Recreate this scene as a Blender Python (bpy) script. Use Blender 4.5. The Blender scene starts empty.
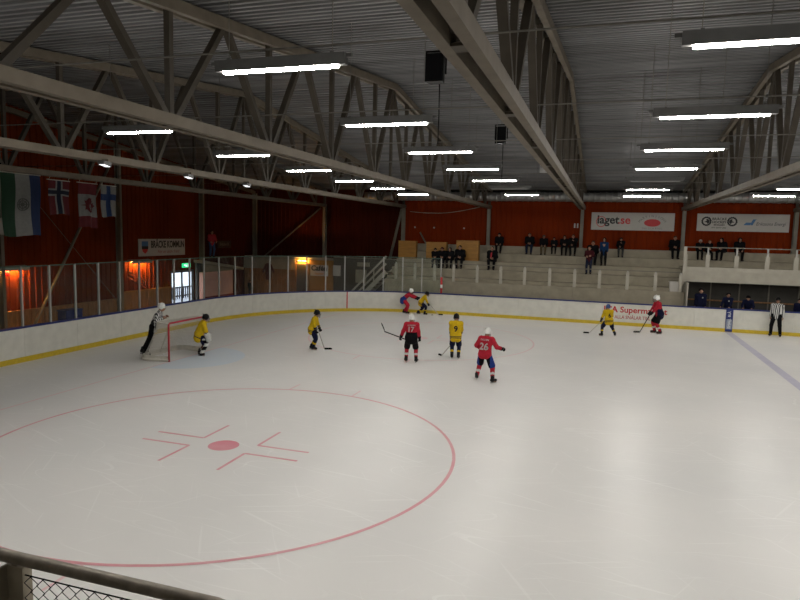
import bpy, math, random
import numpy as np
from mathutils import Vector, Matrix

random.seed(7)
SC = bpy.context.scene
COL = SC.collection

# ------------------------------------------------------------------ camera, world, exposure
cam_d = bpy.data.cameras.new('camera')
cam = bpy.data.objects.new('camera', cam_d)
COL.objects.link(cam)
cam_d.sensor_width = 36.0
cam_d.lens = 631.11 / 800 * 36.0
cam_d.clip_start = 0.05
cam_d.clip_end = 400
_r = Vector((0.95150592, 0.30672783, 0.02354815))
_u = Vector((-0.05462138, 0.09311851, 0.99415565))
_f = Vector((-0.30274243, 0.94723122, -0.10535671))
m3 = Matrix((_r, _u, -_f)).transposed()
cam.matrix_world = Matrix.Translation((12.8798, -17.3935, 4.2204)) @ m3.to_4x4()
SC.camera = cam

world = bpy.data.worlds.new('overcast_sky')
SC.world = world
world.use_nodes = True
wn = world.node_tree
for n in list(wn.nodes):
    wn.nodes.remove(n)
wo = wn.nodes.new('ShaderNodeOutputWorld')
wb = wn.nodes.new('ShaderNodeBackground')
wb.inputs['Color'].default_value = (0.80, 0.84, 1.0, 1)
wb.inputs['Strength'].default_value = 2.6
wn.links.new(wb.outputs[0], wo.inputs[0])

SC.view_settings.view_transform = 'Standard'
SC.view_settings.look = 'None'
SC.view_settings.gamma = 1.0
SC.view_settings.use_curve_mapping = False
SC.view_settings.exposure = 0.0

LAMP_E = 127.0            # radiance of the hall's strip lamps
LAMP_C = (1.0, 0.965, 0.905)

# ------------------------------------------------------------------ materials
def nm(name):
    m = bpy.data.materials.new(name)
    m.use_nodes = True
    t = m.node_tree
    b = t.nodes['Principled BSDF']
    return m, t, b

def mat(name, c, rough=0.6, metal=0.0, var=0.12, scale=6.0, bump=0.0, spec=0.4, c2=None, stretch=None, detail=4.0):
    """procedural: noise between two tones of one colour, optional fine relief"""
    m, t, b = nm(name)
    b.inputs['Roughness'].default_value = rough
    b.inputs['Metallic'].default_value = metal
    b.inputs['Specular IOR Level'].default_value = spec
    tc = t.nodes.new('ShaderNodeTexCoord')
    src = tc.outputs['Object']
    if stretch:
        mp = t.nodes.new('ShaderNodeMapping')
        mp.inputs['Scale'].default_value = stretch
        t.links.new(src, mp.inputs['Vector'])
        src = mp.outputs['Vector']
    nz = t.nodes.new('ShaderNodeTexNoise')
    nz.inputs['Scale'].default_value = scale
    nz.inputs['Detail'].default_value = detail
    t.links.new(src, nz.inputs['Vector'])
    rp = t.nodes.new('ShaderNodeValToRGB')
    rp.color_ramp.elements[0].position = 0.35
    rp.color_ramp.elements[1].position = 0.68
    if c2 is None:
        c2 = tuple(x * (1 - var) for x in c)
    rp.color_ramp.elements[0].color = (*c2, 1)
    rp.color_ramp.elements[1].color = (*c, 1)
    t.links.new(nz.outputs['Fac'], rp.inputs['Fac'])
    t.links.new(rp.outputs['Color'], b.inputs['Base Color'])
    if bump:
        bp = t.nodes.new('ShaderNodeBump')
        bp.inputs['Strength'].default_value = bump
        bp.inputs['Distance'].default_value = 0.02
        t.links.new(nz.outputs['Fac'], bp.inputs['Height'])
        t.links.new(bp.outputs['Normal'], b.inputs['Normal'])
    return m

def emit(name, c, s):
    m, t, b = nm(name)
    b.inputs['Base Color'].default_value = (*c, 1)
    b.inputs['Emission Color'].default_value = (*c, 1)
    b.inputs['Emission Strength'].default_value = s
    return m

def glass_mat(name, tint=(0.95, 0.975, 0.96), haze=0.008):
    m = bpy.data.materials.new(name)
    m.use_nodes = True
    t = m.node_tree
    t.nodes.remove(t.nodes['Principled BSDF'])
    out = t.nodes['Material Output']
    tr = t.nodes.new('ShaderNodeBsdfTransparent')
    tr.inputs['Color'].default_value = (*tint, 1)
    gl = t.nodes.new('ShaderNodeBsdfGlossy')
    gl.inputs['Roughness'].default_value = 0.06
    df = t.nodes.new('ShaderNodeBsdfDiffuse')
    df.inputs['Color'].default_value = (0.6, 0.63, 0.6, 1)
    nz = t.nodes.new('ShaderNodeTexNoise')
    nz.inputs['Scale'].default_value = 3.0
    ma = t.nodes.new('ShaderNodeMath')
    ma.operation = 'MULTIPLY'
    ma.inputs[1].default_value = haze * 2
    t.links.new(nz.outputs['Fac'], ma.inputs[0])
    fc = t.nodes.new('ShaderNodeLayerWeight')
    fc.inputs['Blend'].default_value = 0.5
    pw = t.nodes.new('ShaderNodeMath'); pw.operation = 'POWER'; pw.inputs[1].default_value = 5.0
    t.links.new(fc.outputs['Facing'], pw.inputs[0])
    lw = t.nodes.new('ShaderNodeMath'); lw.operation = 'MULTIPLY_ADD'
    lw.inputs[1].default_value = 0.4; lw.inputs[2].default_value = 0.010
    t.links.new(pw.outputs[0], lw.inputs[0])
    m1 = t.nodes.new('ShaderNodeMixShader')
    m2 = t.nodes.new('ShaderNodeMixShader')
    t.links.new(ma.outputs[0], m1.inputs[0])
    t.links.new(tr.outputs[0], m1.inputs[1])
    t.links.new(df.outputs[0], m1.inputs[2])
    t.links.new(lw.outputs[0], m2.inputs[0])
    t.links.new(m1.outputs[0], m2.inputs[1])
    t.links.new(gl.outputs[0], m2.inputs[2])
    t.links.new(m2.outputs[0], out.inputs[0])
    return m

def ice_mat():
    m, t, b = nm('ice')
    L = t.links
    N = t.nodes.new
    tc = N('ShaderNodeTexCoord')
    # broad wet and snowy patches
    n1 = N('ShaderNodeTexNoise'); n1.inputs['Scale'].default_value = 0.22; n1.inputs['Detail'].default_value = 5
    L.new(tc.outputs['Object'], n1.inputs['Vector'])
    r1 = N('ShaderNodeValToRGB')
    r1.color_ramp.elements[0].position = 0.3; r1.color_ramp.elements[0].color = (0.665, 0.66, 0.645, 1)
    r1.color_ramp.elements[1].position = 0.7; r1.color_ramp.elements[1].color = (0.75, 0.735, 0.71, 1)
    L.new(n1.outputs['Fac'], r1.inputs['Fac'])
    # skate cuts: thin contour lines of warped noise, in two directions
    last = r1.outputs['Color']
    for k, (sc, rot, w, st) in enumerate([((0.10, 0.55, 1), 0.25, 0.012, 0.20), ((0.10, 0.42, 1), 1.1, 0.010, 0.20)]):
        mp = N('ShaderNodeMapping'); mp.inputs['Scale'].default_value = sc
        mp.inputs['Rotation'].default_value = (0, 0, rot); mp.inputs['Location'].default_value = (k * 7.3, k * 3.1, 0)
        L.new(tc.outputs['Object'], mp.inputs['Vector'])
        nz = N('ShaderNodeTexNoise'); nz.inputs['Scale'].default_value = 1.0; nz.inputs['Detail'].default_value = 1.2
        nz.inputs['Distortion'].default_value = 0.0
        L.new(mp.outputs['Vector'], nz.inputs['Vector'])
        s1 = N('ShaderNodeMath'); s1.operation = 'MULTIPLY'; s1.inputs[1].default_value = 9.0
        L.new(nz.outputs['Fac'], s1.inputs[0])
        s2 = N('ShaderNodeMath'); s2.operation = 'PINGPONG'; s2.inputs[1].default_value = 0.5
        L.new(s1.outputs[0], s2.inputs[0])
        s3 = N('ShaderNodeMath'); s3.operation = 'LESS_THAN'; s3.inputs[1].default_value = w
        L.new(s2.outputs[0], s3.inputs[0])
        # break the cuts up
        nb = N('ShaderNodeTexNoise'); nb.inputs['Scale'].default_value = 0.7 + 0.2 * k; nb.inputs['Detail'].default_value = 3
        L.new(tc.outputs['Object'], nb.inputs['Vector'])
        rb = N('ShaderNodeValToRGB'); rb.color_ramp.elements[0].position = 0.44; rb.color_ramp.elements[1].position = 0.60
        L.new(nb.outputs['Fac'], rb.inputs['Fac'])
        s4 = N('ShaderNodeMath'); s4.operation = 'MULTIPLY'
        L.new(s3.outputs[0], s4.inputs[0]); L.new(rb.outputs['Color'], s4.inputs[1])
        s5 = N('ShaderNodeMath'); s5.operation = 'MULTIPLY'; s5.inputs[1].default_value = st
        L.new(s4.outputs[0], s5.inputs[0])
        mx = N('ShaderNodeMix'); mx.data_type = 'RGBA'
        L.new(s5.outputs[0], mx.inputs['Factor']); L.new(last, mx.inputs['A'])
        mx.inputs['B'].default_value = (0.93, 0.93, 0.91, 1)
        last = mx.outputs['Result']
    # short straight scrapes: stretched noise in several directions
    for k, (rot, sx, sy, lo_, st) in enumerate([(0.15, 0.45, 13, 0.68, 0.20), (1.0, 0.5, 15, 0.70, 0.16), (2.1, 0.4, 12, 0.70, 0.16), (2.75, 0.5, 16, 0.68, 0.2), (0.4, 0.3, 9, 0.69, 0.22)]):
        m1_ = N('ShaderNodeMapping'); m1_.inputs['Rotation'].default_value = (0, 0, rot); m1_.inputs['Location'].default_value = (k * 11.7, k * 5.3, 0)
        m2_ = N('ShaderNodeMapping'); m2_.inputs['Scale'].default_value = (sx, sy, 1)
        L.new(tc.outputs['Object'], m1_.inputs['Vector']); L.new(m1_.outputs['Vector'], m2_.inputs['Vector'])
        nz = N('ShaderNodeTexNoise'); nz.inputs['Scale'].default_value = 1.0; nz.inputs['Detail'].default_value = 1.0
        L.new(m2_.outputs['Vector'], nz.inputs['Vector'])
        mr_ = N('ShaderNodeMapRange'); mr_.inputs['From Min'].default_value = lo_; mr_.inputs['From Max'].default_value = lo_ + .05; mr_.inputs['To Max'].default_value = st
        L.new(nz.outputs['Fac'], mr_.inputs['Value'])
        mx = N('ShaderNodeMix'); mx.data_type = 'RGBA'
        L.new(mr_.outputs['Result'], mx.inputs['Factor']); L.new(last, mx.inputs['A'])
        mx.inputs['B'].default_value = (0.93, 0.93, 0.91, 1)
        last = mx.outputs['Result']
    L.new(last, b.inputs['Base Color'])
    # fine snow dust makes the gloss uneven
    n2 = N('ShaderNodeTexNoise'); n2.inputs['Scale'].default_value = 0.8; n2.inputs['Detail'].default_value = 6
    L.new(tc.outputs['Object'], n2.inputs['Vector'])
    mr = N('ShaderNodeMapRange'); mr.inputs['To Min'].default_value = 0.25; mr.inputs['To Max'].default_value = 0.38
    L.new(n2.outputs['Fac'], mr.inputs['Value']); L.new(mr.outputs['Result'], b.inputs['Roughness'])
    b.inputs['Specular IOR Level'].default_value = 0.18
    return m

def paint_mat(name, c, a):
    """line paint frozen into the ice: worn, so part of the white ice shows in it"""
    m, t, b = nm(name)
    b.inputs['Roughness'].default_value = 0.32
    b.inputs['Specular IOR Level'].default_value = 0.25
    tc = t.nodes.new('ShaderNodeTexCoord')
    nz = t.nodes.new('ShaderNodeTexNoise'); nz.inputs['Scale'].default_value = 1.6; nz.inputs['Detail'].default_value = 7
    t.links.new(tc.outputs['Object'], nz.inputs['Vector'])
    mr = t.nodes.new('ShaderNodeMapRange')
    mr.inputs['From Min'].default_value = 0.3; mr.inputs['From Max'].default_value = 0.7
    mr.inputs['To Min'].default_value = a * 0.7; mr.inputs['To Max'].default_value = a
    t.links.new(nz.outputs['Fac'], mr.inputs['Value'])
    mx = t.nodes.new('ShaderNodeMix'); mx.data_type = 'RGBA'
    mx.inputs['A'].default_value = (0.71, 0.70, 0.68, 1)
    mx.inputs['B'].default_value = (*c, 1)
    t.links.new(mr.outputs['Result'], mx.inputs['Factor'])
    t.links.new(mx.outputs['Result'], b.inputs['Base Color'])
    return m

M = {}
M['ice'] = ice_mat()
M['line_red'] = paint_mat('line_red', (0.66, 0.10, 0.16), 0.72)
M['line_far_haze'] = paint_mat('line_far_haze', (0.78, 0.2, 0.25), 0.38)  # far lines paler: distance and ice fog put into the colour
M['dot'] = paint_mat('dot', (0.64, 0.08, 0.15), 0.80)
M['line_pink'] = paint_mat('line_pink', (0.78, 0.20, 0.25), 0.42)
M['line_blue'] = paint_mat('line_blue', (0.20, 0.18, 0.44), 0.5)
M['crease'] = paint_mat('crease', (0.50, 0.66, 0.82), 0.5)
M['board'] = mat('board_white', (0.66, 0.65, 0.585), 0.4, var=0.10, scale=3.5, spec=0.4, detail=9)
M['kick'] = mat('kick_yellow', (0.62, 0.45, 0.03), 0.45, var=0.15, scale=9)
M['cap'] = mat('cap_blue', (0.015, 0.03, 0.16), 0.45, var=0.2, scale=8)
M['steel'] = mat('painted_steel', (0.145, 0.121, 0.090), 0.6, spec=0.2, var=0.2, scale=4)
M['steel_shaded'] = mat('painted_steel_shaded', (0.066, 0.055, 0.042), 0.6, spec=0.2, var=0.2, scale=3)  # same steel tone darkened, shade on webs and plates put into the colour
M['column'] = mat('column_paint', (0.17, 0.155, 0.12), 0.55, var=0.15, scale=3)
M['post'] = mat('post_alu', (0.36, 0.355, 0.33), 0.5, metal=0.0, var=0.1)
M['glass'] = glass_mat('rink_glass')
M['glass_edge'] = mat('glass_edge', (0.05, 0.10, 0.075), 0.3, var=0.2)
M['redwall'] = mat('red_cladding', (0.175, 0.021, 0.0014), 0.75, spec=0.08, var=0.22, scale=0.8, stretch=(1, 1, 0.4))
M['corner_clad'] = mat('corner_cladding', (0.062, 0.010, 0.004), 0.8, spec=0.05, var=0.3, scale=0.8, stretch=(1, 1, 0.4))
M['gable_clad'] = mat('gable_cladding', (0.155, 0.025, 0.005), 0.8, spec=0.05, var=0.3, scale=0.8, stretch=(1, 1, 0.4))
M['nearwall'] = mat('near_cladding', (0.38, 0.36, 0.32), 0.6, var=0.2, scale=0.8)  # unseen walls, pale tone chosen to bounce neutral light inward
M['roof'] = mat('roof_sheet', (0.158, 0.160, 0.163), 0.55, metal=0.0, c2=(0.082, 0.082, 0.082), scale=0.9, stretch=(0.35, 2.2, 1), detail=7)
M['concrete'] = mat('concrete', (0.30, 0.266, 0.198), 0.8, var=0.22, scale=2.2, bump=0.15, detail=8)
M['concrete_d'] = mat('concrete_floor', (0.25, 0.24, 0.21), 0.85, var=0.25, scale=1.5, detail=8)
M['bench_wall'] = mat('bench_panel', (0.055, 0.052, 0.044), 0.7, var=0.2, scale=2)
M['white_paint'] = mat('white_paint', (0.37, 0.345, 0.285), 0.5, var=0.12, scale=3)
M['duct'] = mat('duct_zinc', (0.42, 0.42, 0.41), 0.4, metal=0.65, var=0.15, scale=5)
M['black'] = mat('black_plastic', (0.006, 0.006, 0.006), 0.7, spec=0.1, var=0.3, scale=20)
M['housing'] = mat('lamp_housing', (0.085, 0.085, 0.082), 0.5, var=0.15, scale=6)
M['tube'] = emit('lamp_tube', LAMP_C, LAMP_E)
M['tube_off'] = mat('lamp_tube_off', (0.30, 0.30, 0.29), 0.3, var=0.1)
M['wire'] = mat('wire', (0.16, 0.15, 0.13), 0.6, var=0.2)
M['sodium'] = emit('sodium_lamp', (1.0, 0.46, 0.09), 260.0)
M['flood'] = emit('flood_lamp', (0.95, 0.97, 1.0), 1.1)
M['ply'] = mat('plywood', (0.34, 0.165, 0.03), 0.6, var=0.25, scale=2.5, stretch=(1, 1, 5))
M['wood'] = mat('wood_cladding', (0.30, 0.15, 0.06), 0.65, var=0.4, scale=5, stretch=(3, 3, 0.4))
M['pinkpanel'] = mat('pink_panel', (0.70, 0.42, 0.37), 0.6, var=0.12, scale=2)
M['sign_white'] = mat('sign_white', (0.42, 0.40, 0.365), 0.45, var=0.06, scale=2)
M['ink_black'] = mat('ink_black', (0.012, 0.012, 0.014), 0.5, var=0.1)
M['ink_red'] = mat('ink_red', (0.50, 0.025, 0.03), 0.5, var=0.1)
M['ink_blue'] = mat('ink_blue', (0.06, 0.16, 0.33), 0.5, var=0.1)
M['ink_grey'] = mat('ink_grey', (0.12, 0.12, 0.13), 0.5, var=0.1)
M['ink_white'] = mat('ink_white', (0.66, 0.66, 0.64), 0.5, var=0.05)
M['ink_orange'] = mat('ink_orange', (0.5, 0.2, 0.05), 0.5, var=0.1)
M['exit'] = emit('exit_green', (0.03, 0.75, 0.28), 1.1)
M['exit_w'] = emit('exit_white', (0.8, 1.0, 0.9), 1.4)

# ------------------------------------------------------------------ mesh helpers
class MB:
    def __init__(s):
        s.v = []; s.f = []; s.m = []; s.smooth = []
    def quadstrip(s, a, b, mi=0):
        n = len(s.v); k = len(a)
        s.v += [tuple(p) for p in a] + [tuple(p) for p in b]
        for i in range(k - 1):
            s.f.append((n + i, n + i + 1, n + k + i + 1, n + k + i)); s.m.append(mi); s.smooth.append(False)
    def face(s, pts, mi=0):
        n = len(s.v); s.v += [tuple(p) for p in pts]
        s.f.append(tuple(range(n, n + len(pts)))); s.m.append(mi); s.smooth.append(False)
    def box(s, x0, x1, y0, y1, z0, z1, mi=0):
        n = len(s.v)
        s.v += [(x0, y0, z0), (x1, y0, z0), (x1, y1, z0), (x0, y1, z0), (x0, y0, z1), (x1, y0, z1), (x1, y1, z1), (x0, y1, z1)]
        for q in ((0, 3, 2, 1), (4, 5, 6, 7), (0, 1, 5, 4), (1, 2, 6, 5), (2, 3, 7, 6), (3, 0, 4, 7)):
            s.f.append(tuple(n + i for i in q)); s.m.append(mi); s.smooth.append(False)
        return s
    def beam(s, p0, p1, w, h, up=(0, 0, 1), mi=0):
        """bar of width w (sideways) and height h (along up) from p0 to p1"""
        p0 = Vector(p0); p1 = Vector(p1); d = (p1 - p0).normalized(); up = Vector(up)
        sd = d.cross(up)
        if sd.length < 1e-5: sd = d.cross(Vector((1, 0, 0)))
        sd.normalize(); u = sd.cross(d).normalized()
        n = len(s.v)
        for p in (p0, p1):
            for a, b in ((-1, -1), (1, -1), (1, 1), (-1, 1)):
                s.v.append(tuple(p + sd * (a * w / 2) + u * (b * h / 2)))
        for q in ((0, 3, 2, 1), (4, 5, 6, 7), (0, 1, 5, 4), (1, 2, 6, 5), (2, 3, 7, 6), (3, 0, 4, 7)):
            s.f.append(tuple(n + i for i in q)); s.m.append(mi); s.smooth.append(False)
        return s
    def path(s, pts, r, n=8, mi=0, closed=False, caps=True):
        """round tube through pts, r a number or a list"""
        P = [Vector(p) for p in pts]; k = len(P); base = len(s.v); prev = None
        for i in range(k):
            if closed: d = P[(i + 1) % k] - P[i - 1]
            else: d = P[min(i + 1, k - 1)] - P[max(i - 1, 0)]
            d.normalize()
            if prev is None:
                a = d.cross(Vector((0, 0, 1)))
                if a.length < 1e-3: a = d.cross(Vector((1, 0, 0)))
            else:
                a = prev - d * prev.dot(d)
            a.normalize(); prev = a; b = d.cross(a)
            rr = r[i] if isinstance(r, (list, tuple)) else r
            for j in range(n):
                t = 2 * math.pi * j / n
                s.v.append(tuple(P[i] + a * (math.cos(t) * rr) + b * (math.sin(t) * rr)))
        for i in range(k if closed else k - 1):
            i2 = (i + 1) % k
            for j in range(n):
                j2 = (j + 1) % n
                s.f.append((base + i * n + j, base + i * n + j2, base + i2 * n + j2, base + i2 * n + j)); s.m.append(mi); s.smooth.append(True)
        if caps and not closed:
            s.f.append(tuple(base + j for j in range(n))[::-1]); s.m.append(mi); s.smooth.append(False)
            s.f.append(tuple(base + (k - 1) * n + j for j in range(n))); s.m.append(mi); s.smooth.append(False)
        return s
    def ball(s, c, rx, ry=None, rz=None, nu=12, nv=8, mi=0):
        ry = rx if ry is None else ry; rz = rx if rz is None else rz
        b = len(s.v)
        s.v.append((c[0], c[1], c[2] - rz))
        for i in range(1, nv):
            ph = -math.pi / 2 + math.pi * i / nv
            for j in range(nu):
                t = 2 * math.pi * j / nu
                s.v.append((c[0] + rx * math.cos(ph) * math.cos(t), c[1] + ry * math.cos(ph) * math.sin(t), c[2] + rz * math.sin(ph)))
        top = len(s.v); s.v.append((c[0], c[1], c[2] + rz))
        for j in range(nu):
            j2 = (j + 1) % nu
            s.f.append((b, b + 1 + j2, b + 1 + j)); s.m.append(mi); s.smooth.append(True)
            q = b + 1 + (nv - 2) * nu
            s.f.append((top, q + j, q + j2)); s.m.append(mi); s.smooth.append(True)
            for i in range(nv - 2):
                p = b + 1 + i * nu
                s.f.append((p + j, p + j2, p + nu + j2, p + nu + j)); s.m.append(mi); s.smooth.append(True)
        return s
    def extrude(s, poly, axis, a0, a1, mi=0):
        """closed 2-D polygon pushed along an axis; poly is in the other two axes in order"""
        def P(p, a):
            return {0: (a, p[0], p[1]), 1: (p[0], a, p[1]), 2: (p[0], p[1], a)}[axis]
        k = len(poly); n = len(s.v)
        s.v += [P(p, a0) for p in poly] + [P(p, a1) for p in poly]
        for i in range(k):
            j = (i + 1) % k
            s.f.append((n + i, n + j, n + k + j, n + k + i)); s.m.append(mi); s.smooth.append(False)
        s.f.append(tuple(n + i for i in range(k))[::-1]); s.m.append(mi); s.smooth.append(False)
        s.f.append(tuple(n + k + i for i in range(k))); s.m.append(mi); s.smooth.append(False)
        return s
    def mesh(s, name, mats, off=(0, 0, 0)):
        me = bpy.data.meshes.new(name)
        ox, oy, oz = off
        me.from_pydata([(x - ox, y - oy, z - oz) for x, y, z in s.v], [], s.f)
        for mm in (mats if isinstance(mats, (list, tuple)) else [mats]):
            me.materials.append(mm)
        me.polygons.foreach_set('material_index', s.m)
        me.polygons.foreach_set('use_smooth', s.smooth)
        me.update()
        return me

def wloc(o):
    p = Vector(o.location)
    while o.parent:
        o = o.parent; p = p + Vector(o.location)
    return p

def link(name, data, parent=None, loc=(0, 0, 0), rot=None):
    o = bpy.data.objects.new(name, data)
    COL.objects.link(o)
    o.parent = parent
    o.location = loc
    if rot is not None: o.rotation_euler = rot
    return o

def build(name, mb, mats, parent=None, at=None):
    """world-space geometry -> object whose origin is `at` (or its parent's origin)"""
    pw = wloc(parent) if parent else Vector((0, 0, 0))
    a = Vector(at) if at is not None else pw
    return link(name, mb.mesh(name, mats, a), parent, tuple(a - pw))

def tag(o, label=None, cat=None, group=None, kind=None):
    if label: o['label'] = label
    if cat: o['category'] = cat
    if group: o['group'] = group
    if kind: o['kind'] = kind
    return o

def thing(name, loc, label, cat, group=None, kind=None, rz=0.0):
    o = link(name, None, None, loc, (0, 0, rz))
    o.empty_display_size = 0.2
    return tag(o, label, cat, group, kind)

def copy_tree(o, parent=None):
    c = o.copy(); COL.objects.link(c); c.parent = parent
    for ch in list(o.children):
        copy_tree(ch, c)
    return c

def text_mesh(txt, size, bold=0.0, align='CENTER', depth=0.004, xs=1.0, shear=0.0, space=1.0):
    """letters as a mesh in the x-y plane, facing +z"""
    cu = bpy.data.curves.new('lettering', 'FONT')
    cu.body = txt; cu.size = size; cu.align_x = align; cu.align_y = 'CENTER'
    cu.offset = bold * size; cu.extrude = depth / 2; cu.shear = shear; cu.space_character = space
    cu.resolution_u = 3
    o = bpy.data.objects.new('lettering', cu); COL.objects.link(o)
    bpy.context.view_layer.update()
    dg = bpy.context.evaluated_depsgraph_get()
    me = bpy.data.meshes.new_from_object(o.evaluated_get(dg))
    bpy.data.objects.remove(o); bpy.data.curves.remove(cu)
    if xs != 1.0:
        for v in me.vertices: v.co.x *= xs
    me.materials.clear()
    return me

def lettering(txt, size, material, parent, pos, face, **kw):
    """pos in the parent's space; face: '-y' (read from y below) or '+x' (read from x above)"""
    me = text_mesh(txt, size, **kw)
    me.materials.append(material)
    rot = {'-y': (math.pi / 2, 0, 0), '+x': (math.pi / 2, 0, math.pi / 2)}[face]
    return link('lettering', me, parent, pos, rot)

# ------------------------------------------------------------------ the hall
XW, XE = -9.45, 62.0        # gable wall behind the goal, far gable (outside the frame)
YF, YN = 20.0, -19.6        # long wall behind the stand, wall behind the camera
RY, RZ, RS = 1.7, 8.72, 0.107   # truss ridge: y, z, slope
def ztop(y): return RZ - RS * abs(y - RY)
BX0, BX1, BW, BR = -3.92, 56.08, 14.97, 8.5

# ice
def rounded(x0, x1, w, r, n=14):
    P = []
    for cx, cy, a0 in ((x1 - r, w - r, 0), (x0 + r, w - r, 90), (x0 + r, -w + r, 180), (x1 - r, -w + r, 270)):
        for i in range(n + 1):
            t = math.radians(a0 + 90 * i / n)
            P.append((cx + r * math.cos(t), cy + r * math.sin(t)))
    return P
mb = MB(); mb.face([(x, y, 0) for x, y in rounded(BX0 - .05, BX1 + .05, BW + .05, BR)])
floor = build('floor', mb, M['ice'])
tag(floor, 'scratched white ice sheet of the hockey rink', 'ice', kind='structure')

def ring(cx, cy, r, w, z, n=72, a0=0, a1=360):
    m = MB(); A = []; B = []
    for i in range(n + 1):
        t = math.radians(a0 + (a1 - a0) * i / n)
        A.append((cx + (r - w / 2) * math.cos(t), cy + (r - w / 2) * math.sin(t), z))
        B.append((cx + (r + w / 2) * math.cos(t), cy + (r + w / 2) * math.sin(t), z))
    m.quadstrip(B, A); return m
def flat(x0, x1, y0, y1, z):
    m = MB(); m.face([(x0, y0, z), (x1, y0, z), (x1, y1, z), (x0, y1, z)]); return m
ZL = 0.003
GLY = BW - 1.29
build('goal_line', flat(-.028, .028, -GLY, GLY, ZL), M['line_pink'], floor)
build('blue_line', flat(18.45, 18.75, -BW, BW, ZL), M['line_blue'], floor)
for cy in (-7, 7):
    build('faceoff_circle', ring(6, cy, 4.5, 0.062, ZL + .001, 96), M['line_red'] if cy < 0 else M['line_far_haze'], floor)
    m = MB(); m.face([(6 + .30 * math.cos(i * math.pi / 16), cy + .30 * math.sin(i * math.pi / 16), ZL) for i in range(32)])
    build('faceoff_dot', m, M['dot'] if cy < 0 else M['line_far_haze'], floor)
    for sx in (-1, 1):
        for sy in (-1, 1):
            m = MB(); z = ZL
            # L-shaped restraining marks beside the dot
            xa, xb = 6 + sx * 0.62, 6 + sx * 1.72
            ya, yb = cy + sy * 0.24, cy + sy * 1.14
            m.face([(min(xa, xb), ya - .032, z), (max(xa, xb), ya - .032, z), (max(xa, xb), ya + .032, z), (min(xa, xb), ya + .032, z)])
            m.face([(xa - .03, min(ya, yb), z + .0005), (xa + .03, min(ya, yb), z + .0005), (xa + .03, max(ya, yb), z + .0005), (xa - .03, max(ya, yb), z + .0005)])
            build('faceoff_mark', m, M['line_red'] if cy < 0 else M['line_far_haze'], floor)
    for sy in (-1, 1):
        for dx in (-.9, .9):
            build('hash_mark', flat(6 + dx - .025, 6 + dx + .025, min(cy + sy * 4.45, cy + sy * 5.05), max(cy + sy * 4.45, cy + sy * 5.05), ZL), M['line_pink'] if cy < 0 else M['line_far_haze'], floor)
# goal crease: blue half disc
m = MB(); m.face([(1.83 * math.cos(math.radians(a)), 1.83 * math.sin(math.radians(a)), .0015) for a in range(-90, 91, 6)])
build('goal_crease', m, M['crease'], floor)
build('crease_line', ring(0, 0, 1.83, .05, .0022, 40, -90, 90), M['crease'], floor)

# concrete slab all round the rink
mb = MB(); mb.box(XW - .3, XE + .3, YN - .3, YF + .3, -0.3, -0.012)
slab = build('floor', mb, M['concrete_d'])
tag(slab, 'grey concrete hall floor around the rink', 'floor', kind='structure')

# walls of ribbed sheet (vertical ribs are geometry)
def ribbed(a0, a1, z0, z1, pitch, depth, put, holes=()):
    """profile along a, put(a, d, z) -> point; holes = (a0, a1, z1) openings from z0 up"""
    m = MB(); prof = []; a = a0
    while a < a1 - 1e-6:
        for da, d in ((0, 0), (.62, 0), (.70, depth), (.92, depth)):
            if a + da * pitch < a1: prof.append((a + da * pitch, d))
        a += pitch
    prof.append((a1, 0))
    for h0, h1, hz in holes:
        prof = [q for q in prof if not (h0 - .02 < q[0] < h1 + .02)] + [(h0, 0), (h1, 0)]
    prof.sort()
    for (p, d), (q, e) in zip(prof[:-1], prof[1:]):
        zz = z0
        for h0, h1, hz in holes:
            if p >= h0 - 1e-4 and q <= h1 + 1e-4: zz = hz
        m.face([put(p, d, zz), put(q, e, zz), put(q, e, z1), put(p, d, z1)])
    return m
DOOR = (11.36, 13.36, 1.96)
w = build('wall_gable', ribbed(YN, 13.98, -.02, 9.6, .30, .035, lambda a, d, z: (XW + d, a, z), [DOOR]), M['gable_clad'])
tag(w, 'dark orange-red ribbed gable wall behind the goal', 'wall', kind='structure')
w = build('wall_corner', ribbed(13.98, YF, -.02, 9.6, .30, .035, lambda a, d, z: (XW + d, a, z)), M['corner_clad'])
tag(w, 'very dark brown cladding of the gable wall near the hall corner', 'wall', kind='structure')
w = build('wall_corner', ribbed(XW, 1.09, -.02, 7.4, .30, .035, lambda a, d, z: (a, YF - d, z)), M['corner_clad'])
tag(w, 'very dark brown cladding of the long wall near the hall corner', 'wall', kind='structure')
w = build('trim_1', MB().box(1.1, XE, YF - .06, YF - .037, 6.55, 7.4), M['black'])  # dark strip added so the wall above the duct stays dark
tag(w, 'added dark strip over the wall above the ventilation duct', 'trim', kind='structure')
w = build('wall_far', ribbed(1.09, XE, -.02, 7.4, .30, .035, lambda a, d, z: (a, YF - d, z)), M['redwall'])
tag(w, 'orange-red ribbed long wall behind the spectator stand', 'wall', kind='structure')
w = build('wall_near', ribbed(XW, XE, -.02, 7.4, .30, .035, lambda a, d, z: (a, YN + d, z)), M['nearwall'])
tag(w, 'pale grey ribbed wall behind the camera', 'wall', kind='structure')
w = build('wall_east', ribbed(YN, YF, -.02, 9.6, .30, .035, lambda a, d, z: (XE - d, a, z)), M['nearwall'])
tag(w, 'pale grey ribbed gable wall at the other end', 'wall', kind='structure')

# ceiling: trapezoid sheet, ribs along the hall
A = []; y = YN - .4
while y < YF + .4:
    for dy, d in ((0, 0), (.09, 0), (.115, .055), (.205, .055), (.23, 0)):
        yy = y + dy
        A.append((yy, ztop(yy) + .13 + d))
    y += .23
mb = MB(); xs = [XW - .5, 10, 30, XE + .5]
for a, b in zip(xs[:-1], xs[1:]):
    mb.quadstrip([(a, q[0], q[1]) for q in A], [(b, q[0], q[1]) for q in A])
ceil = build('ceiling', mb, M['roof'])
tag(ceil, 'grey corrugated sheet metal roof underside', 'ceiling', kind='structure')

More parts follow.
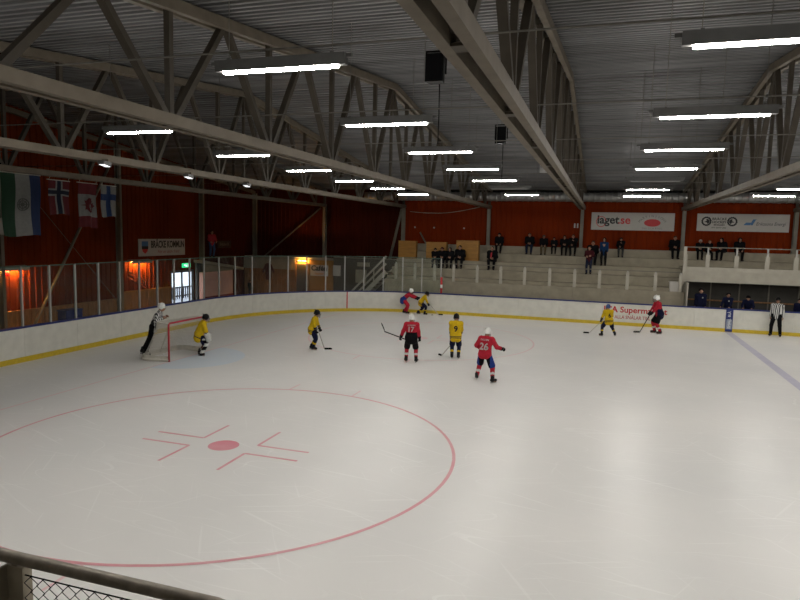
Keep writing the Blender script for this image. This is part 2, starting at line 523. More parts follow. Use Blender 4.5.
# ------------------------------------------------------------------ boards, kick strip, cap rail
def rail_path():
    """board line from far side right end, round the goal end, to near side right end: list of points by arc length"""
    P = []
    x = 30.0
    n = 26
    for i in range(n): P.append((30 - (30 - (BX0 + BR)) * i / n, BW))
    for cx, cy, a0 in ((BX0 + BR, BW - BR, 90), (BX0 + BR, -BW + BR, 180)):
        for i in range(41):
            t = math.radians(a0 + 90 * i / 40); P.append((cx + BR * math.cos(t), cy + BR * math.sin(t)))
    for i in range(1, n + 1): P.append((BX0 + BR + (30 - (BX0 + BR)) * i / n, -BW))
    return P
RP = rail_path()
cum = [0.0]
for a, b in zip(RP[:-1], RP[1:]): cum.append(cum[-1] + math.hypot(b[0] - a[0], b[1] - a[1]))
def rp(s):
    s = min(max(s, 0), cum[-1] - 1e-6); i = 0
    lo, hi = 0, len(cum) - 1
    while hi - lo > 1:
        md = (lo + hi) // 2
        if cum[md] <= s: lo = md
        else: hi = md
    t = (s - cum[lo]) / max(cum[hi] - cum[lo], 1e-9)
    p, q = RP[lo], RP[hi]
    d = Vector((q[0] - p[0], q[1] - p[1])).normalized()
    return Vector((p[0] + (q[0] - p[0]) * t, p[1] + (q[1] - p[1]) * t)), Vector((d.y, -d.x))    # point, outward normal... checked below
def sweep(s0, s1, prof, step=.5):
    """closed profile [(outward offset, z)] swept along the board line"""
    n = max(1, int(math.ceil((s1 - s0) / step))); m = MB(); k = len(prof)
    for i in range(n + 1):
        p, nn = rp(s0 + (s1 - s0) * i / n)
        for o, z in prof: m.v.append((p.x + nn.x * o, p.y + nn.y * o, z))
    for i in range(n):
        for j in range(k):
            j2 = (j + 1) % k
            m.f.append((i * k + j, i * k + j2, (i + 1) * k + j2, (i + 1) * k + j)); m.m.append(0); m.smooth.append(False)
    m.f.append(tuple(range(k))); m.m.append(0); m.smooth.append(False)
    m.f.append(tuple(n * k + j for j in range(k))[::-1]); m.m.append(0); m.smooth.append(False)
    return m
# outward: at the far side (start) the normal must point to +y
_p, _n = rp(1.0)
SGN = 1.0 if _n.y > 0 else -1.0
def PR(o0, o1, z0, z1): return [(SGN * o0, z0), (SGN * o1, z0), (SGN * o1, z1), (SGN * o0, z1)]
TOT = cum[-1]
S0 = 30 - 4.76             # glass begins at x = 4.76 on the far side
PW = 1.03                  # one pane
boards = thing('rink_boards', (BX0, 0, 0), 'white dasher boards with blue cap rail and yellow kick strip around the ice', 'rink boards')
s = S0 % (2 * PW) - 2 * PW
edges = []
while s < TOT:
    edges.append(max(s, 0)); s += 2 * PW
edges.append(TOT)
for a, b in zip(edges[:-1], edges[1:]):
    if b - a < .05: continue
    build('board_panel', sweep(a + .003, b - .003, PR(0, .09, 0.0, 1.05)), M['board'], boards)
build('kick_strip', sweep(0, TOT, PR(-.018, .001, 0.001, .165)), M['kick'], boards)
build('cap_rail', sweep(0, TOT, PR(-.022, .12, 1.05, 1.105)), M['cap'], boards)
# red goal-line stripe on the far boards, blue-line stripe
def s_at(x): return 30 - x
tgl = math.acos((0 - (BX0 + BR)) / BR) - math.pi / 2
sg = (30 - (BX0 + BR)) + tgl * BR
build('goal_line_stripe', sweep(sg - .03, sg + .03, PR(-.004, .0, .165, 1.05)), M['line_red'] if False else M['ink_red'], boards)
bm = build('distance_marker', sweep(s_at(18.75), s_at(18.45), PR(-.03, .0, .02, 1.10)), [M['cap']], boards)
m = MB(); m.box(18.48, 18.72, BW - .036, BW - .031, .14, .60)
mk = build('marker_print', m, mat('marker_grey', (0.32, 0.36, 0.46), .5, var=.35, scale=14), bm)
for k, (t_, z_) in enumerate((('BLÅ', .84), ('ISHALL', .40))):
    me = text_mesh(t_, .15, bold=.02, depth=.003); me.materials.append(M['ink_white'])
    link('lettering', me, bm, tuple(Vector((18.60, BW - .037, z_)) - wloc(bm)), (math.pi / 2, -math.pi / 2, 0))
# advert on the far boards
mu = link('advert_print', None, boards, (0, 0, 0))
def on_board(txt, x, z, size, material, **kw):
    o = lettering(txt, size, material, boards, tuple(Vector((x, BW - .003, z)) - wloc(boards)), '-y', **kw)
    o.name = 'advert_lettering'; return o
bpy.data.objects.remove(mu)
on_board('ICA', 13.36, .76, .40, M['ink_red'], bold=.035, xs=1.0)
on_board('Supermarket', 14.86, .76, .40, M['ink_red'], bold=.022, xs=1.02)
on_board('ALLA SNÅLAR TILL', 14.38, .40, .23, mat('ink_pale_red', (.42, .10, .11), .5), bold=.018, xs=.85)
on_board('Bräcke IF', -2.2 + .0, .0, .01, M['ink_grey']) if False else None

# glass screen on the boards at the goal end
screen = thing('glass_screen', (BX0, 0, 1.1), 'clear safety glass panes in slim metal posts above the end boards', 'glass screen')
smax = TOT - S0
k = 0; s = S0; post_me = None
ps = []
while s <= smax + .01: ps.append(s); s += PW
ZG = 2.93
pm = MB(); pm.box(-.028, .028, -.03, .03, 0, ZG - 1.1)
post_me = pm.mesh('post', M['post'])
pane_me = MB().box(-PW / 2 + .03, PW / 2 - .03, -.006, .006, 0.0, ZG - 1.12).mesh('pane', M['glass'])
edge_me = MB().box(-PW / 2 + .03, PW / 2 - .03, -.012, .012, ZG - 1.12, ZG - 1.085).mesh('pane_edge', M['glass_edge'])
for i, s in enumerate(ps):
    p, nn = rp(s)
    q = p + nn * SGN * .05
    link('post', post_me, screen, (q.x - BX0, q.y, 0.005), (0, 0, math.atan2(nn.y, nn.x) + math.pi / 2))
    if i + 1 < len(ps):
        p2, n2 = rp(ps[i + 1]); q2 = p2 + n2 * SGN * .05; c = (q + q2) / 2
        a = math.atan2(q2.y - q.y, q2.x - q.x)
        o = link('pane', pane_me, screen, (c.x - BX0, c.y, 0.005), (0, 0, a))
        link('pane_edge', edge_me, o)
# red and white end post of the glass
m = MB(); m.path([(4.80, BW + .05, 1.1), (4.80, BW + .05, 1.95)], .06, 12)
ep = build('padding', m, M['ink_red'], screen)
m = MB(); m.path([(4.80, BW + .05, 1.38), (4.80, BW + .05, 1.56)], .063, 12)
build('padding_band', m, M['ink_white'], ep)

# ------------------------------------------------------------------ roof trusses
TX = [11.63 + 5.27 * k for k in range(-3, 5)]
YA, YB = -17.6, 19.78
def truss_proto():
    t = link('roof_truss', None, None, (TX[0], 0, 0))
    zb = 5.86
    x0 = TX[0]
    def add(name, mb, mt): return build(name, mb, mt, t)
    for sx in (-1, 1):
        add('bottom_chord', MB().beam((x0 + sx * .115, YA, zb), (x0 + sx * .115, YB, zb), .115, .17), M['steel'])
    for sgn, ye in ((-1, YA), (1, YB)):
        for sx in (-1, 1):
            add('top_chord', MB().beam((x0 + sx * .11, RY, RZ), (x0 + sx * .11, ye, ztop(ye)), .11, .18), M['steel'])
    # nodes: top every 3.05 m from the ridge, bottom half-way between
    tops = [RY]; 
    y = RY
    while y - 3.05 > YA: y -= 3.05; tops.insert(0, y)
    y = RY
    while y + 3.05 < YB: y += 3.05; tops.append(y)
    bots = [RY - 1.5 + 3.05 * i for i in range(-8, 9) if YA + .3 < RY - 1.5 + 3.05 * i < YB - .3]
    def web(ya, za, yb, zb_, w=.125, d=.10):
        add('web_member', MB().beam((x0, ya, za), (x0, yb, zb_), d, w, up=(1, 0, 0)), M['steel_shaded'])
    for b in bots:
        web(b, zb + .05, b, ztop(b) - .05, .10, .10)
        l = [q for q in tops if q < b]; r_ = [q for q in tops if q > b]
        if l: web(b - .09, zb + .05, l[-1] + .07, ztop(l[-1]) - .05)
        if r_: web(b + .09, zb + .05, r_[0] - .07, ztop(r_[0]) - .05)
    web(RY, zb + .05, RY, RZ - .05, .08, .08)
    for b in (YA, YB): web(b, zb + .05, b, ztop(b) - .05, .14, .14)
    for b in bots:
        add('batten_plate', MB().box(x0 - .057, x0 + .057, b - .10, b + .10, zb - .085, zb - .06), M['steel_shaded'])
    return t
proto = truss_proto()
TL = {0: 'pale steel roof truss above the end boards, flags hanging from it',
      1: 'pale steel roof truss third from the gable in the left of the photo, over the goal mouth',
      2: 'pale steel roof truss crossing the upper left, landing right of the plywood boxes',
      3: 'broad pale steel truss overhead in the top middle of the photo',
      4: 'pale steel roof truss at the right edge of the photo',
      5: 'pale steel roof truss beyond the right edge, landing right of the energy sign'}
TL[1] = 'pale steel roof truss over the goal mouth, second one from the flags'
for i, x in enumerate(TX):
    o = proto if i == 0 else copy_tree(proto)
    o.location = (x, 0, 0)
    tag(o, TL.get(i, 'pale steel roof truss out of frame, %s past the right edge' % ('second' if i == 6 else 'third')), 'roof truss', 'roof trusses across the hall')

# steel columns on the long wall, under each truss, and on the gable wall
def column(x, y, z1, label, face, z0=-.012):
    t = thing('steel_column', (x, y, z0), label, 'column', 'steel wall columns')
    if face == 'y':
        build('web_plate', MB().box(x - .02, x + .02, y - .12, y + .12, z0, z1), M['column'], t)
        for s_ in (-1, 1): build('flange', MB().box(x - .085, x + .085, y + s_ * .13 - .012, y + s_ * .13 + .012, z0, z1), M['column'], t)
    else:
        build('web_plate', MB().box(x - .12, x + .12, y - .02, y + .02, z0, z1), M['column'], t)
        for s_ in (-1, 1): build('flange', MB().box(x + s_ * .13 - .012, x + s_ * .13 + .012, y - .07, y + .07, z0, z1), M['column'], t)
    build('base_plate', MB().box(x - .15, x + .15, y - .15, y + .15, z0, z0 + .024), M['column'], t)
cl = ['steel column on the long wall beside the small cafe sign', 'steel column on the long wall left of the plywood boxes',
      'steel column on the long wall right of the plywood boxes', 'steel column left of the sports club banner with the red oval',
      'steel column between the two long white banners', 'steel column right of the banner with the two round crests']
for i, x in enumerate(TX):
    column(x, YF - .19, 5.76, cl[i] if i < len(cl) else 'steel column out of frame under truss %d' % (i + 1), 'y', 3.622 if x > 1.0 else -.012)
for y_, lb, zt in ((1.1, 'steel column on the gable wall at the left edge of the photo', 8.3), (7.42, 'steel column on the gable wall right of the blue and white cross flag', 7.9), (13.98, 'steel column on the gable wall right of the glass doors', 7.25), (-5.4, 'steel column on the gable wall out of frame', 7.7)):
    column(XW + .19, y_, zt, lb, 'x')
column(XW + .2, YF - .19, 6.6, 'steel column in the dark hall corner', 'x')
# gable rafters and wind braces
for s_, ye, lb in ((1, YF - .1, 'pale sloping rafter on top of the gable wall, falling to the far corner'), (-1, YN + .1, 'pale sloping rafter on top of the gable wall, falling towards the camera')):
    o = build('gable_rafter', MB().beam((XW + .12, RY, RZ - .1), (XW + .12, ye, ztop(ye) - .1), .16, .2), M['steel'], at=(XW + .12, RY, RZ - .1))
    tag(o, lb, 'rafter', 'gable rafters')
def brace(p0, p1, r, lb, m_='column'):
    o = build('wind_brace', MB().path([p0, p1], r, 8), M[m_], at=p0); tag(o, lb, 'brace', 'steel wind braces')
brace((XW + .10, 2.55, .02), (XW + .10, 7.3, 7.5), .06, 'pale diagonal brace on the gable wall behind the red and white leaf flag')
brace((XW + .16, 1.4, 6.6), (XW + .16, 7.4, .5), .010, 'thin dark diagonal rod crossing the pale brace on the gable wall', 'wire')
brace((-9.2, YF - .14, 2.0), (-4.5, YF - .14, 5.7), .05, 'diagonal brace above the cafe door on the dark long wall')
brace((.30, YF - .3, 2.6), (1.0, YF - .3, 5.7), .09, 'steep diagonal strut left of the leftmost plywood box')
brace((2.15, YF - .12, 4.3), (2.85, YF - .12, 3.1), .05, 'short pale diagonal strut between two plywood boxes')

# ------------------------------------------------------------------ strip lamps
LY = [-10.3 + 3.95 * k for k in range(7)] + [-14.25]  # last entry: unseen lamps added to light the foreground railing
LXR = [3.60, 9.0, 14.39, 19.66, 24.81, 30.08]
def lamp_proto(lit):
    t = link('strip_lamp', None, None, (0, 0, 0))
    build('housing', MB().extrude([(-.043, .047), (.043, .047), (.06, .18), (-.06, .18)], 0, -.88, .88), M['housing'], t)
    build('end_cap', MB().box(-.95, -.88, -.02, .02, .13, .17), M['housing'], t)
    build('end_cap', MB().box(.88, .95, -.02, .02, .13, .17), M['housing'], t)
    for k in (-1, 1): build('bracket', MB().box(k * .70 - .02, k * .70 + .02, -.03, .03, .181, .205), M['housing'], t)
    build('tube', MB().extrude([(-.04, .028), (-.03, .020), (.03, .020), (.04, .028), (.042, .046), (-.042, .046)], 0, -.77, .77), M['tube'] if lit else M['tube_off'], t)
    return t
lp_on = lamp_proto(True); lp_off = lamp_proto(False)
used = {True: False, False: False}
rowname = ['row left of the second truss', 'middle row left of the broad overhead truss', 'row right of the broad overhead truss', 'row beyond the right-hand truss', 'outer row out of frame', 'last row out of frame']
ordn = ['nearest', 'second nearest', 'third', 'fourth', 'fifth', 'sixth', 'farthest', 'added unseen fill']
wire_cache = {}
for ri, lx in enumerate(LXR):
    for li, ly in enumerate(LY):
        lit = (ri, li) not in ((1, 5), (2, 4))
        src = lp_on if lit else lp_off
        o = copy_tree(src) if used[lit] else src
        used[lit] = True
        z = 6.13 if ri != 2 else 6.10
        o.location = (lx, ly, z)
        tag(o, '%s hanging strip lamp, %s in the %s' % ('lit' if lit else 'unlit grey', ordn[li], rowname[ri]), 'lamp', 'strip lamps under the roof')
        if li not in wire_cache:
            zz = ztop(ly) + .13 - 6.13
            wire_cache[li] = MB().path([(0, 0, .19), (0, 0, zz)], .006, 5).mesh('hanger_wire', M['wire'])
        for k in (-1, 1): link('hanger_wire', wire_cache[li], o, (k * .7, 0, 0))
for li, ly in enumerate(LY):
    o = build('lamp_cable', MB().path([(XW + .1, ly + .03, 6.42), (34, ly + .03, 6.42)], .012, 5), M['wire'], at=(XW + .1, ly + .03, 6.42))
    tag(o, 'thin straight cable across the hall carrying the %s lamp of every row' % ordn[li], 'cable', 'lamp cables')

# small flood lamps on the trusses over the goal, junction box with fitting
def flood(x, y, z, lb):
    t = thing('flood_lamp', (x, y, z), lb, 'lamp', 'small flood lamps')
    build('housing', MB().extrude([(y - .12, z - .04), (y + .12, z - .08), (y + .12, z + .02), (y - .12, z + .04)], 0, x - .09, x + .09), M['housing'], t)
    build('lens', MB().extrude([(y - .10, z - .052), (y + .10, z - .09), (y + .10, z - .08), (y - .10, z - .042)], 0, x - .07, x + .07), M['flood'], t)
    build('bracket', MB().box(1.262, x + .02, y + .101, y + .14, z - .02, z + .10), M['steel'], t)
flood(1.45, -5.0, 5.72, 'small bright flood lamp on the truss above the cross flags')
flood(1.45, -1.8, 5.72, 'small dim flood lamp on the truss above the municipality sign')
flood(1.45, 1.3, 5.72, 'small flood lamp on the truss above the red-jacketed person')

# loudspeakers hung under the roof
def speaker(x, y, z, lb):
    t = thing('loudspeaker', (x, y, z - .25), lb, 'loudspeaker', 'hanging loudspeakers')
    build('cabinet', MB().extrude([(x - .17, y - .14), (x + .17, y - .14), (x + .13, y + .14), (x - .13, y + .14)], 2, z - .25, z + .25), M['black'], t)
    build('grille', MB().box(x - .15, x + .15, y - .152, y - .141, z - .22, z + .22), mat('grille_%d' % int(y * 10), (.007, .007, .008), .8, var=.5, scale=80, spec=.08), t)
    m = MB(); m.box(x - .20, x - .175, y - .02, y + .02, z - .1, z + .33); m.box(x + .175, x + .20, y - .02, y + .02, z - .1, z + .33); m.box(x - .20, x + .20, y - .02, y + .02, z + .30, z + .33)
    build('yoke', m, M['black'], t)
    build('rod', MB().path([(x, y, z + .33), (x, y, ztop(y) + .13)], .015, 6), M['wire'], t)
    build('cable', MB().path([(x + .05, y + .1, z - .25), (x + .055, y + .1, z - .8), (x + .05, y + .1, z - 1.35)], .012, 5), M['black'], t)
speaker(9.74, -5.71, 7.26, 'nearer black loudspeaker hanging under the roof')
speaker(9.70, 2.35, 7.27, 'farther small black loudspeaker hanging under the roof')

# ventilation duct along the long wall, ribbed spiral pipe
pts = []; rr = []
x = -1.2; i = 0
while x < 40:
    pts += [(x, 19.25, 6.43), (x + .22, 19.25, 6.43), (x + .23, 19.25, 6.43), (x + .27, 19.25, 6.43), (x + .28, 19.25, 6.43)]
    rr += [.25, .25, .268, .268, .25]; x += .30
d = build('ventilation_duct', MB().path(pts, rr, 14), M['duct'], at=(-1.2, 19.25, 6.43))
tag(d, 'long ribbed silver ventilation duct along the top of the far wall', 'duct')

# ------------------------------------------------------------------ spectator stand on the far side
SX0, SXM, SX1 = 1.36, 16.72, 36.0
stand = thing('spectator_stand', (SX0, 15.7, 0), 'stepped pale concrete spectator stand along the far wall', 'stand')
tiers = [(15.72, 16.15, 1.70), (16.15, 17.0, 1.86), (17.0, 17.85, 2.30), (17.85, 18.7, 2.74), (18.7, 19.55, 3.18), (19.55, 19.955, 3.62)]
for i, (y0, y1, z) in enumerate(tiers):
    for x0, x1 in ((SX0, 6.3), (6.3, 11.5), (11.5, SXM)):
        build('step', MB().box(x0 + .004, x1 - .004, y0, y1 - .004, -.012, z), M['concrete'], stand)
    if i >= 4:
        xx = SXM
        while xx < SX1:
            build('step', MB().box(xx + .004, xx + 5.266, y0, y1 - .004, 2.4 if i == 4 else 2.4, z), M['concrete'], stand); xx += 5.27
# overhanging nosing boards
for (y0, y1, z) in tiers[2:5]:
    build('nosing', MB().box(SX0, SXM, y0 - .035, y0 - .001, z - .12, z - .002), M['concrete'], stand)
deck = thing('upper_deck', (SXM, 16.3, 2.2), 'white fronted deck carrying the stand over the players benches', 'deck')
build('deck_slab', MB().box(SXM, SX1, 16.36, 18.69, 2.62, 2.86), M['concrete'], deck)
build('fascia', MB().box(SXM, SX1, 16.28, 16.355, 2.20, 2.93), M['white_paint'], deck)
build('fascia_trim', MB().box(SXM, SX1, 16.25, 16.279, 2.70, 2.93), M['white_paint'], deck)
bench = thing('players_bench', (SXM, 17.6, 0), 'dark panelled back wall of the players benches under the deck', 'bench wall')
xx = SXM + .1
while xx < SX1 - .1:
    build('panel', MB().box(xx + .012, xx + 1.288, 17.6, 17.66, .0, 2.60), M['bench_wall'], bench)
    build('batten', MB().box(xx - .03, xx + .03, 17.57, 17.60, 0, 2.6), M['column'], bench)
    xx += 1.30
build('seat', MB().box(SXM + .2, SX1, 16.95, 17.35, .70, .75), M['wood'], bench)
build('seat_front', MB().box(SXM + .2, SX1, 17.0, 17.05, .25, .69), M['bench_wall'], bench)
build('shelf', MB().box(SXM + .2, SX1, 17.46, 17.565, 1.20, 1.26), M['wood'], bench)
build('floor_board', MB().box(SXM + .15, SX1, 15.15, 17.56, -.01, .25), M['bench_wall'], bench)
build('side_panel', MB().box(SXM + .02, SXM + .08, 15.2, 17.6, -.01, 2.19), M['white_paint'], bench)

def rail(name, label, xs, y, z0, zw, z1, wide):
    t = thing(name, (xs[0], y, z0), label, 'railing')
    for x in xs:
        build('post', MB().box(x - wide / 2, x + wide / 2, y - .03, y + .03, z0, zw), M['white_paint'], t)
        if z1 > zw: build('post_top', MB().box(x - .035, x + .035, y - .02, y + .02, zw, z1), M['post'], t)
    build('top_rail', MB().box(xs[0] - .05, xs[-1] + .05, y - .02, y + .02, z1, z1 + .04), M['column'], t)
    return t
rail('stand_railing', 'low grey railing along the front of the stand left of the deck', [2.0, 3.1, 4.2, 5.27, 6.55, 7.8, 9.04, 10.31, 11.55, 12.76, 14.08, 15.37, 16.5], 15.80, 1.70, 2.55, 2.62, .15)
rail('deck_railing', 'pale railing with wide posts on the deck above the players benches', [16.72, 17.71, 18.97, 20.28, 21.47, 22.7, 23.95, 25.2, 26.45], 16.40, 2.86, 3.52, 3.86, .19)
o = build('deck_post', MB().box(16.60, 16.74, 16.12, 16.24, 1.705, 3.9), M['white_paint'], at=(16.67, 16.18, 1.7)); tag(o, 'tall pale post where the railing steps up to the deck', 'post')
t = thing('white_bin', (16.27, 16.0, 1.70), 'small white bin standing at the right end of the front railing', 'bin')
m = MB(); z0, z1 = 1.7, 2.16
a = [(16.06, 15.9, z0), (16.48, 15.9, z0), (16.48, 16.12, z0), (16.06, 16.12, z0)]; b = [(16.02, 15.88, z1), (16.52, 15.88, z1), (16.52, 16.14, z1), (16.02, 16.14, z1)]
m.quadstrip(a + a[:1], b + b[:1]); m.face(a[::-1]); build('tub', m, M['sign_white'], t)
m = MB(); m.box(16.0, 16.54, 15.86, 16.145, z1, z1 + .03); build('rim', m, M['sign_white'], t)

# plywood boxes on the stand at the wall
for x0, x1, z0, z1, lb in ((.95, 2.02, 2.745, 3.75, 'leftmost orange plywood box on the stand'), (2.66, 3.86, 2.745, 3.72, 'middle orange plywood box behind the seated group'), (4.45, 5.75, 2.745, 3.86, 'rightmost orange plywood box beside the seated group')):
    x0 += .34; x1 += .34
    t = thing('plywood_box', ((x0 + x1) / 2, 18.45, z0), lb, 'box', 'plywood boxes on the stand')
    build('front_panel', MB().box(x0, x1, 18.32, 18.35, z0, z1), M['ply'], t)
    build('lid', MB().box(x0 - .01, x1 + .01, 18.31, 18.69, z1 + .002, z1 + .03), M['ply'], t)
    for s_ in (x0, x1 - .03): build('side_panel', MB().box(s_, s_ + .03, 18.352, 18.685, z0, z1), M['ply'], t)

# stair up to the stand behind the glass
st = thing('stair', (-.6, 16.5, 0), 'grey open stair climbing to the stand behind the corner glass', 'stair')
n = 11
for i in range(n):
    x = -.66 + i * .178; z = .182 * (i + 1)
    build('tread', MB().box(x, x + .22, 16.1, 17.2, z - .04, z), M['concrete'], st)
for y in (16.04, 17.24):
    build('stringer', MB().beam((-.72, y, 0.0), (1.33, y, 2.06), .05, .24), M['white_paint'], st)
for y in (16.04,):
    for dz in (.55, .95): build('handrail', MB().beam((-.72, y, dz - .1), (1.33, y, 1.96 + dz), .05, .10), M['white_paint'], st)
    for i in range(4):
        x = -.6 + i * .6; build('baluster', MB().box(x - .025, x + .025, y - .02, y + .02, 1.0 * (x + .72), 1.0 * (x + .72) + .85), M['white_paint'], st)

# ------------------------------------------------------------------ banners on the long wall
def banner(x0, x1, z0, z1, label):
    t = thing('banner', ((x0 + x1) / 2, 19.955, (z0 + z1) / 2), label, 'sign', 'banners on the far wall')
    build('sheet', MB().box(x0, x1, 19.945, 19.96, z0, z1), M['sign_white'], t)
    build('frame', MB().box(x0 - .02, x1 + .02, 19.948, 19.962, z0 - .02, z1 + .02), M['post'], t)
    return t
YS = -.0125          # lettering plane relative to banner origin
b1 = banner(12.15, 16.43, 4.69, 5.62, 'long white banner reading laget.se beside a red oval')
ox = (12.15 + 16.43) / 2; oz = (4.69 + 5.62) / 2
lettering('laget', .62, M['ink_black'], b1, (13.02 - ox, YS, 5.22 - oz), '-y', bold=.028)
lettering('.se', .62, M['ink_red'], b1, (13.87 - ox, YS, 5.22 - oz), '-y', bold=.02)
m = MB(); A = []; B = []
for i in range(41):
    t_ = math.radians(-40 + 320 * i / 40 + 50)
    A.append((12.66 + .27 * math.cos(t_), 19.94, 5.13 + .30 * math.sin(t_))); B.append((12.66 + .235 * math.cos(t_), 19.94, 5.13 + .265 * math.sin(t_)))
m.quadstrip(A, B); build('ring_logo', m, M['ink_red'], b1)
m = MB(); m.face([(15.33 + .42 * math.cos(i * math.pi / 20), 19.94, 5.10 + .205 * math.sin(i * math.pi / 20)) for i in range(40)]); build('oval_logo', m, M['ink_red'], b1)
word = 'MARTINSSONS'
for i, ch in enumerate(word):
    a = math.radians(158 - 136 * i / (len(word) - 1))
    me = text_mesh(ch, .17, bold=.0, depth=.003); me.materials.append(M['ink_grey'])
    link('lettering', me, b1, (15.33 + .70 * math.cos(a) - ox, YS, 5.02 + .44 * math.sin(a) - oz), (math.pi / 2, -(a - math.pi / 2) * .8, 0))
lettering('TRÄ OCH BYGG', .12, M['ink_grey'], b1, (15.33 - ox, YS, 4.79 - oz), '-y', space=1.25)

b2 = banner(17.58, 21.90, 4.74, 5.62, 'long white banner with two round black crests and a blue wing mark')
ox = (17.58 + 21.90) / 2; oz = (4.74 + 5.62) / 2
for k, cx in enumerate((18.02, 19.26)):
    m = MB(); A = []; B = []
    for i in range(33):
        t_ = 2 * math.pi * i / 32; r1 = .245 + (.018 if i % 2 else -.012)
        A.append((cx + r1 * math.cos(t_), 19.94, 5.235 + r1 * math.sin(t_))); B.append((cx + .165 * math.cos(t_), 19.94, 5.235 + .165 * math.sin(t_)))
    m.quadstrip(A, B); build('crest_ring', m, M['ink_black'], b2)
    sg_ = 1 if k == 0 else -1       # hooked bird-head shape inside the ring
    m = MB(); pts_ = [(.15, .05), (.06, .13), (-.04, .10), (.02, .05), (-.02, .01), (-.12, -.04), (.02, -.06), (.06, -.14), (.15, -.06)]
    m.face([(cx + sg_ * px, 19.939, 5.235 + pz) for px, pz in (pts_ if sg_ > 0 else pts_[::-1])]); build('crest_emblem', m, M['ink_black'], b2)
lettering('BRÄCKE', .19, M['ink_black'], b2, (18.64 - ox, YS, 5.36 - oz), '-y', bold=.02)
lettering('HOCKEY', .17, M['ink_black'], b2, (18.64 - ox, YS, 5.19 - oz), '-y', bold=.03)
lettering('ISHALLEN', .12, M['ink_black'], b2, (18.64 - ox, YS, 5.05 - oz), '-y', bold=.03)
lettering('ETT GOTT LAG', .10, M['ink_black'], b2, (18.64 - ox, YS, 4.90 - oz), '-y', bold=.02)
m = MB()
m.face([(x, 19.94, z) for x, z in ((19.80, 5.06), (20.10, 5.06), (20.18, 5.20), (19.92, 5.20))])
m.face([(x, 19.94, z) for x, z in ((20.12, 5.06), (20.22, 5.06), (20.36, 5.33), (20.42, 5.37), (20.24, 5.37), (20.17, 5.24))])
build('wing_mark', m, M['ink_blue'], b2)
lettering('Erikssons Energi', .24, M['ink_grey'], b2, (21.06 - ox, YS, 5.13 - oz), '-y', shear=.25, bold=.012, xs=.86)
# small white notice on the wall left of the first banner
o = build('wall_notice', MB().box(11.2, 11.28, 19.945, 19.96, 4.75, 5.0), M['sign_white'], at=(11.24, 19.95, 4.87)); tag(o, 'left of two tiny white notices on the red wall by a column', 'notice', 'tiny notices')
o = build('wall_notice', MB().box(11.36, 11.44, 19.945, 19.96, 4.75, 5.0), M['sign_white'], at=(11.40, 19.95, 4.87)); tag(o, 'right of two tiny white notices on the red wall by a column', 'notice', 'tiny notices')
# cable swag and little wall lamps above the plywood boxes
o = build('cable_swag', MB().path([(1.47 + i * .36, 19.9, 5.55 - .22 * math.sin(math.pi * i / 12) ** 1 + .32 * (i / 12)) for i in range(13)], .02, 6), M['white_paint'], at=(1.47, 19.9, 5.5)); tag(o, 'pale cable hanging in a shallow curve on the red wall', 'cable')
for x, lb in ((1.81, 'left'), (3.02, 'middle'), (4.87, 'right')):
    t = thing('wall_lamp', (x, 19.9, 4.6), '%s one of three tiny white wall lamps above the plywood boxes' % lb, 'lamp', 'tiny wall lamps')
    build('globe', MB().ball((x, 19.88, 4.6), .05), M['sign_white'], t)
    build('base', MB().box(x - .04, x + .04, 19.93, 19.96, 4.56, 4.64), M['white_paint'], t)
# fan unit under the roof in the middle row
t = thing('fan_heater', (10.45, 8.6, 6.75), 'small grey fan heater hanging under the roof near the far lamps', 'heater')
build('casing', MB().path([(10.45, 8.6, 6.75), (10.45, 8.6, 7.30)], [.17, .17], 14), M['duct'], t)
build('bracket', MB().box(10.15, 10.75, 8.55, 8.65, 7.302, 7.36), M['black'], t)
build('rod', MB().path([(10.45, 8.6, 7.36), (10.45, 8.6, ztop(8.6) + .13)], .015, 6), M['wire'], t)

# ------------------------------------------------------------------ gable wall: flags, sign, doors, lamps, kiosk
F = {'green': (.008, .06, .022), 'white': (.33, .33, .31), 'blue': (.012, .035, .12), 'red': (.17, .012, .018), 'navy': (.008, .012, .04), 'fblue': (.015, .05, .17), 'grey': (.14, .145, .13)}
FM = {k: mat('flag_' + k, tuple(q * .5 for q in v), .85, var=.15, scale=12) for k, v in F.items()}
def flag(y0, y1, z0, z1, us, vs, pick, mats, label, amp=.05, ph=0.0, shear=0.0):
    """hanging cloth; u runs along y, v from the top down; us, vs = colour borders"""
    t = thing('flag', (-4.18, (y0 + y1) / 2, z0), label, 'flag', 'flags hanging from the truss')
    def fine(q):
        out = []
        for a, b in zip(q[:-1], q[1:]):
            k = max(1, int(round((b - a) / .045)))
            out += [a + (b - a) * i / k for i in range(k)]
        return out + [q[-1]]
    U, V = fine(us), fine(vs)
    def P(u, v, o=0.0):
        x = -4.18 + amp * math.sin(u * 9 + ph + v * 1.5) * (.25 + v) + amp * .4 * math.sin(u * 21 + ph) * v + o
        return (x, y0 + (y1 - y0) * u + shear * v + .02 * math.sin(v * 7 + ph), z1 + (z0 - z1) * v - .03 * math.sin(u * 6 + ph) * v)
    m = MB(); k = len(U)
    for o in (0.0, -.006):
        n = len(m.v)
        for v in V:
            for u in U: m.v.append(P(u, v, o))
        for j in range(len(V) - 1):
            for i in range(k - 1):
                f = (n + j * k + i, n + j * k + i + 1, n + (j + 1) * k + i + 1, n + (j + 1) * k + i)
                m.f.append(f if o else f[::-1]); m.m.append(pick((U[i] + U[i + 1]) / 2, (V[j] + V[j + 1]) / 2)); m.smooth.append(True)
    build('cloth', m, mats, t)
    build('flag_pole', MB().path([(-4.18, y0 - .03, z1 + .01), (-4.18, y1 + .03, z1 + .01)], .015, 6), M['white_paint'], t)
    for yy in (y0 + .05, y1 - .05): build('cord', MB().path([(-4.18, yy, z1 + .01), (-4.12, yy, 5.776)], .006, 5), M['white_paint'], t)
    return t, P
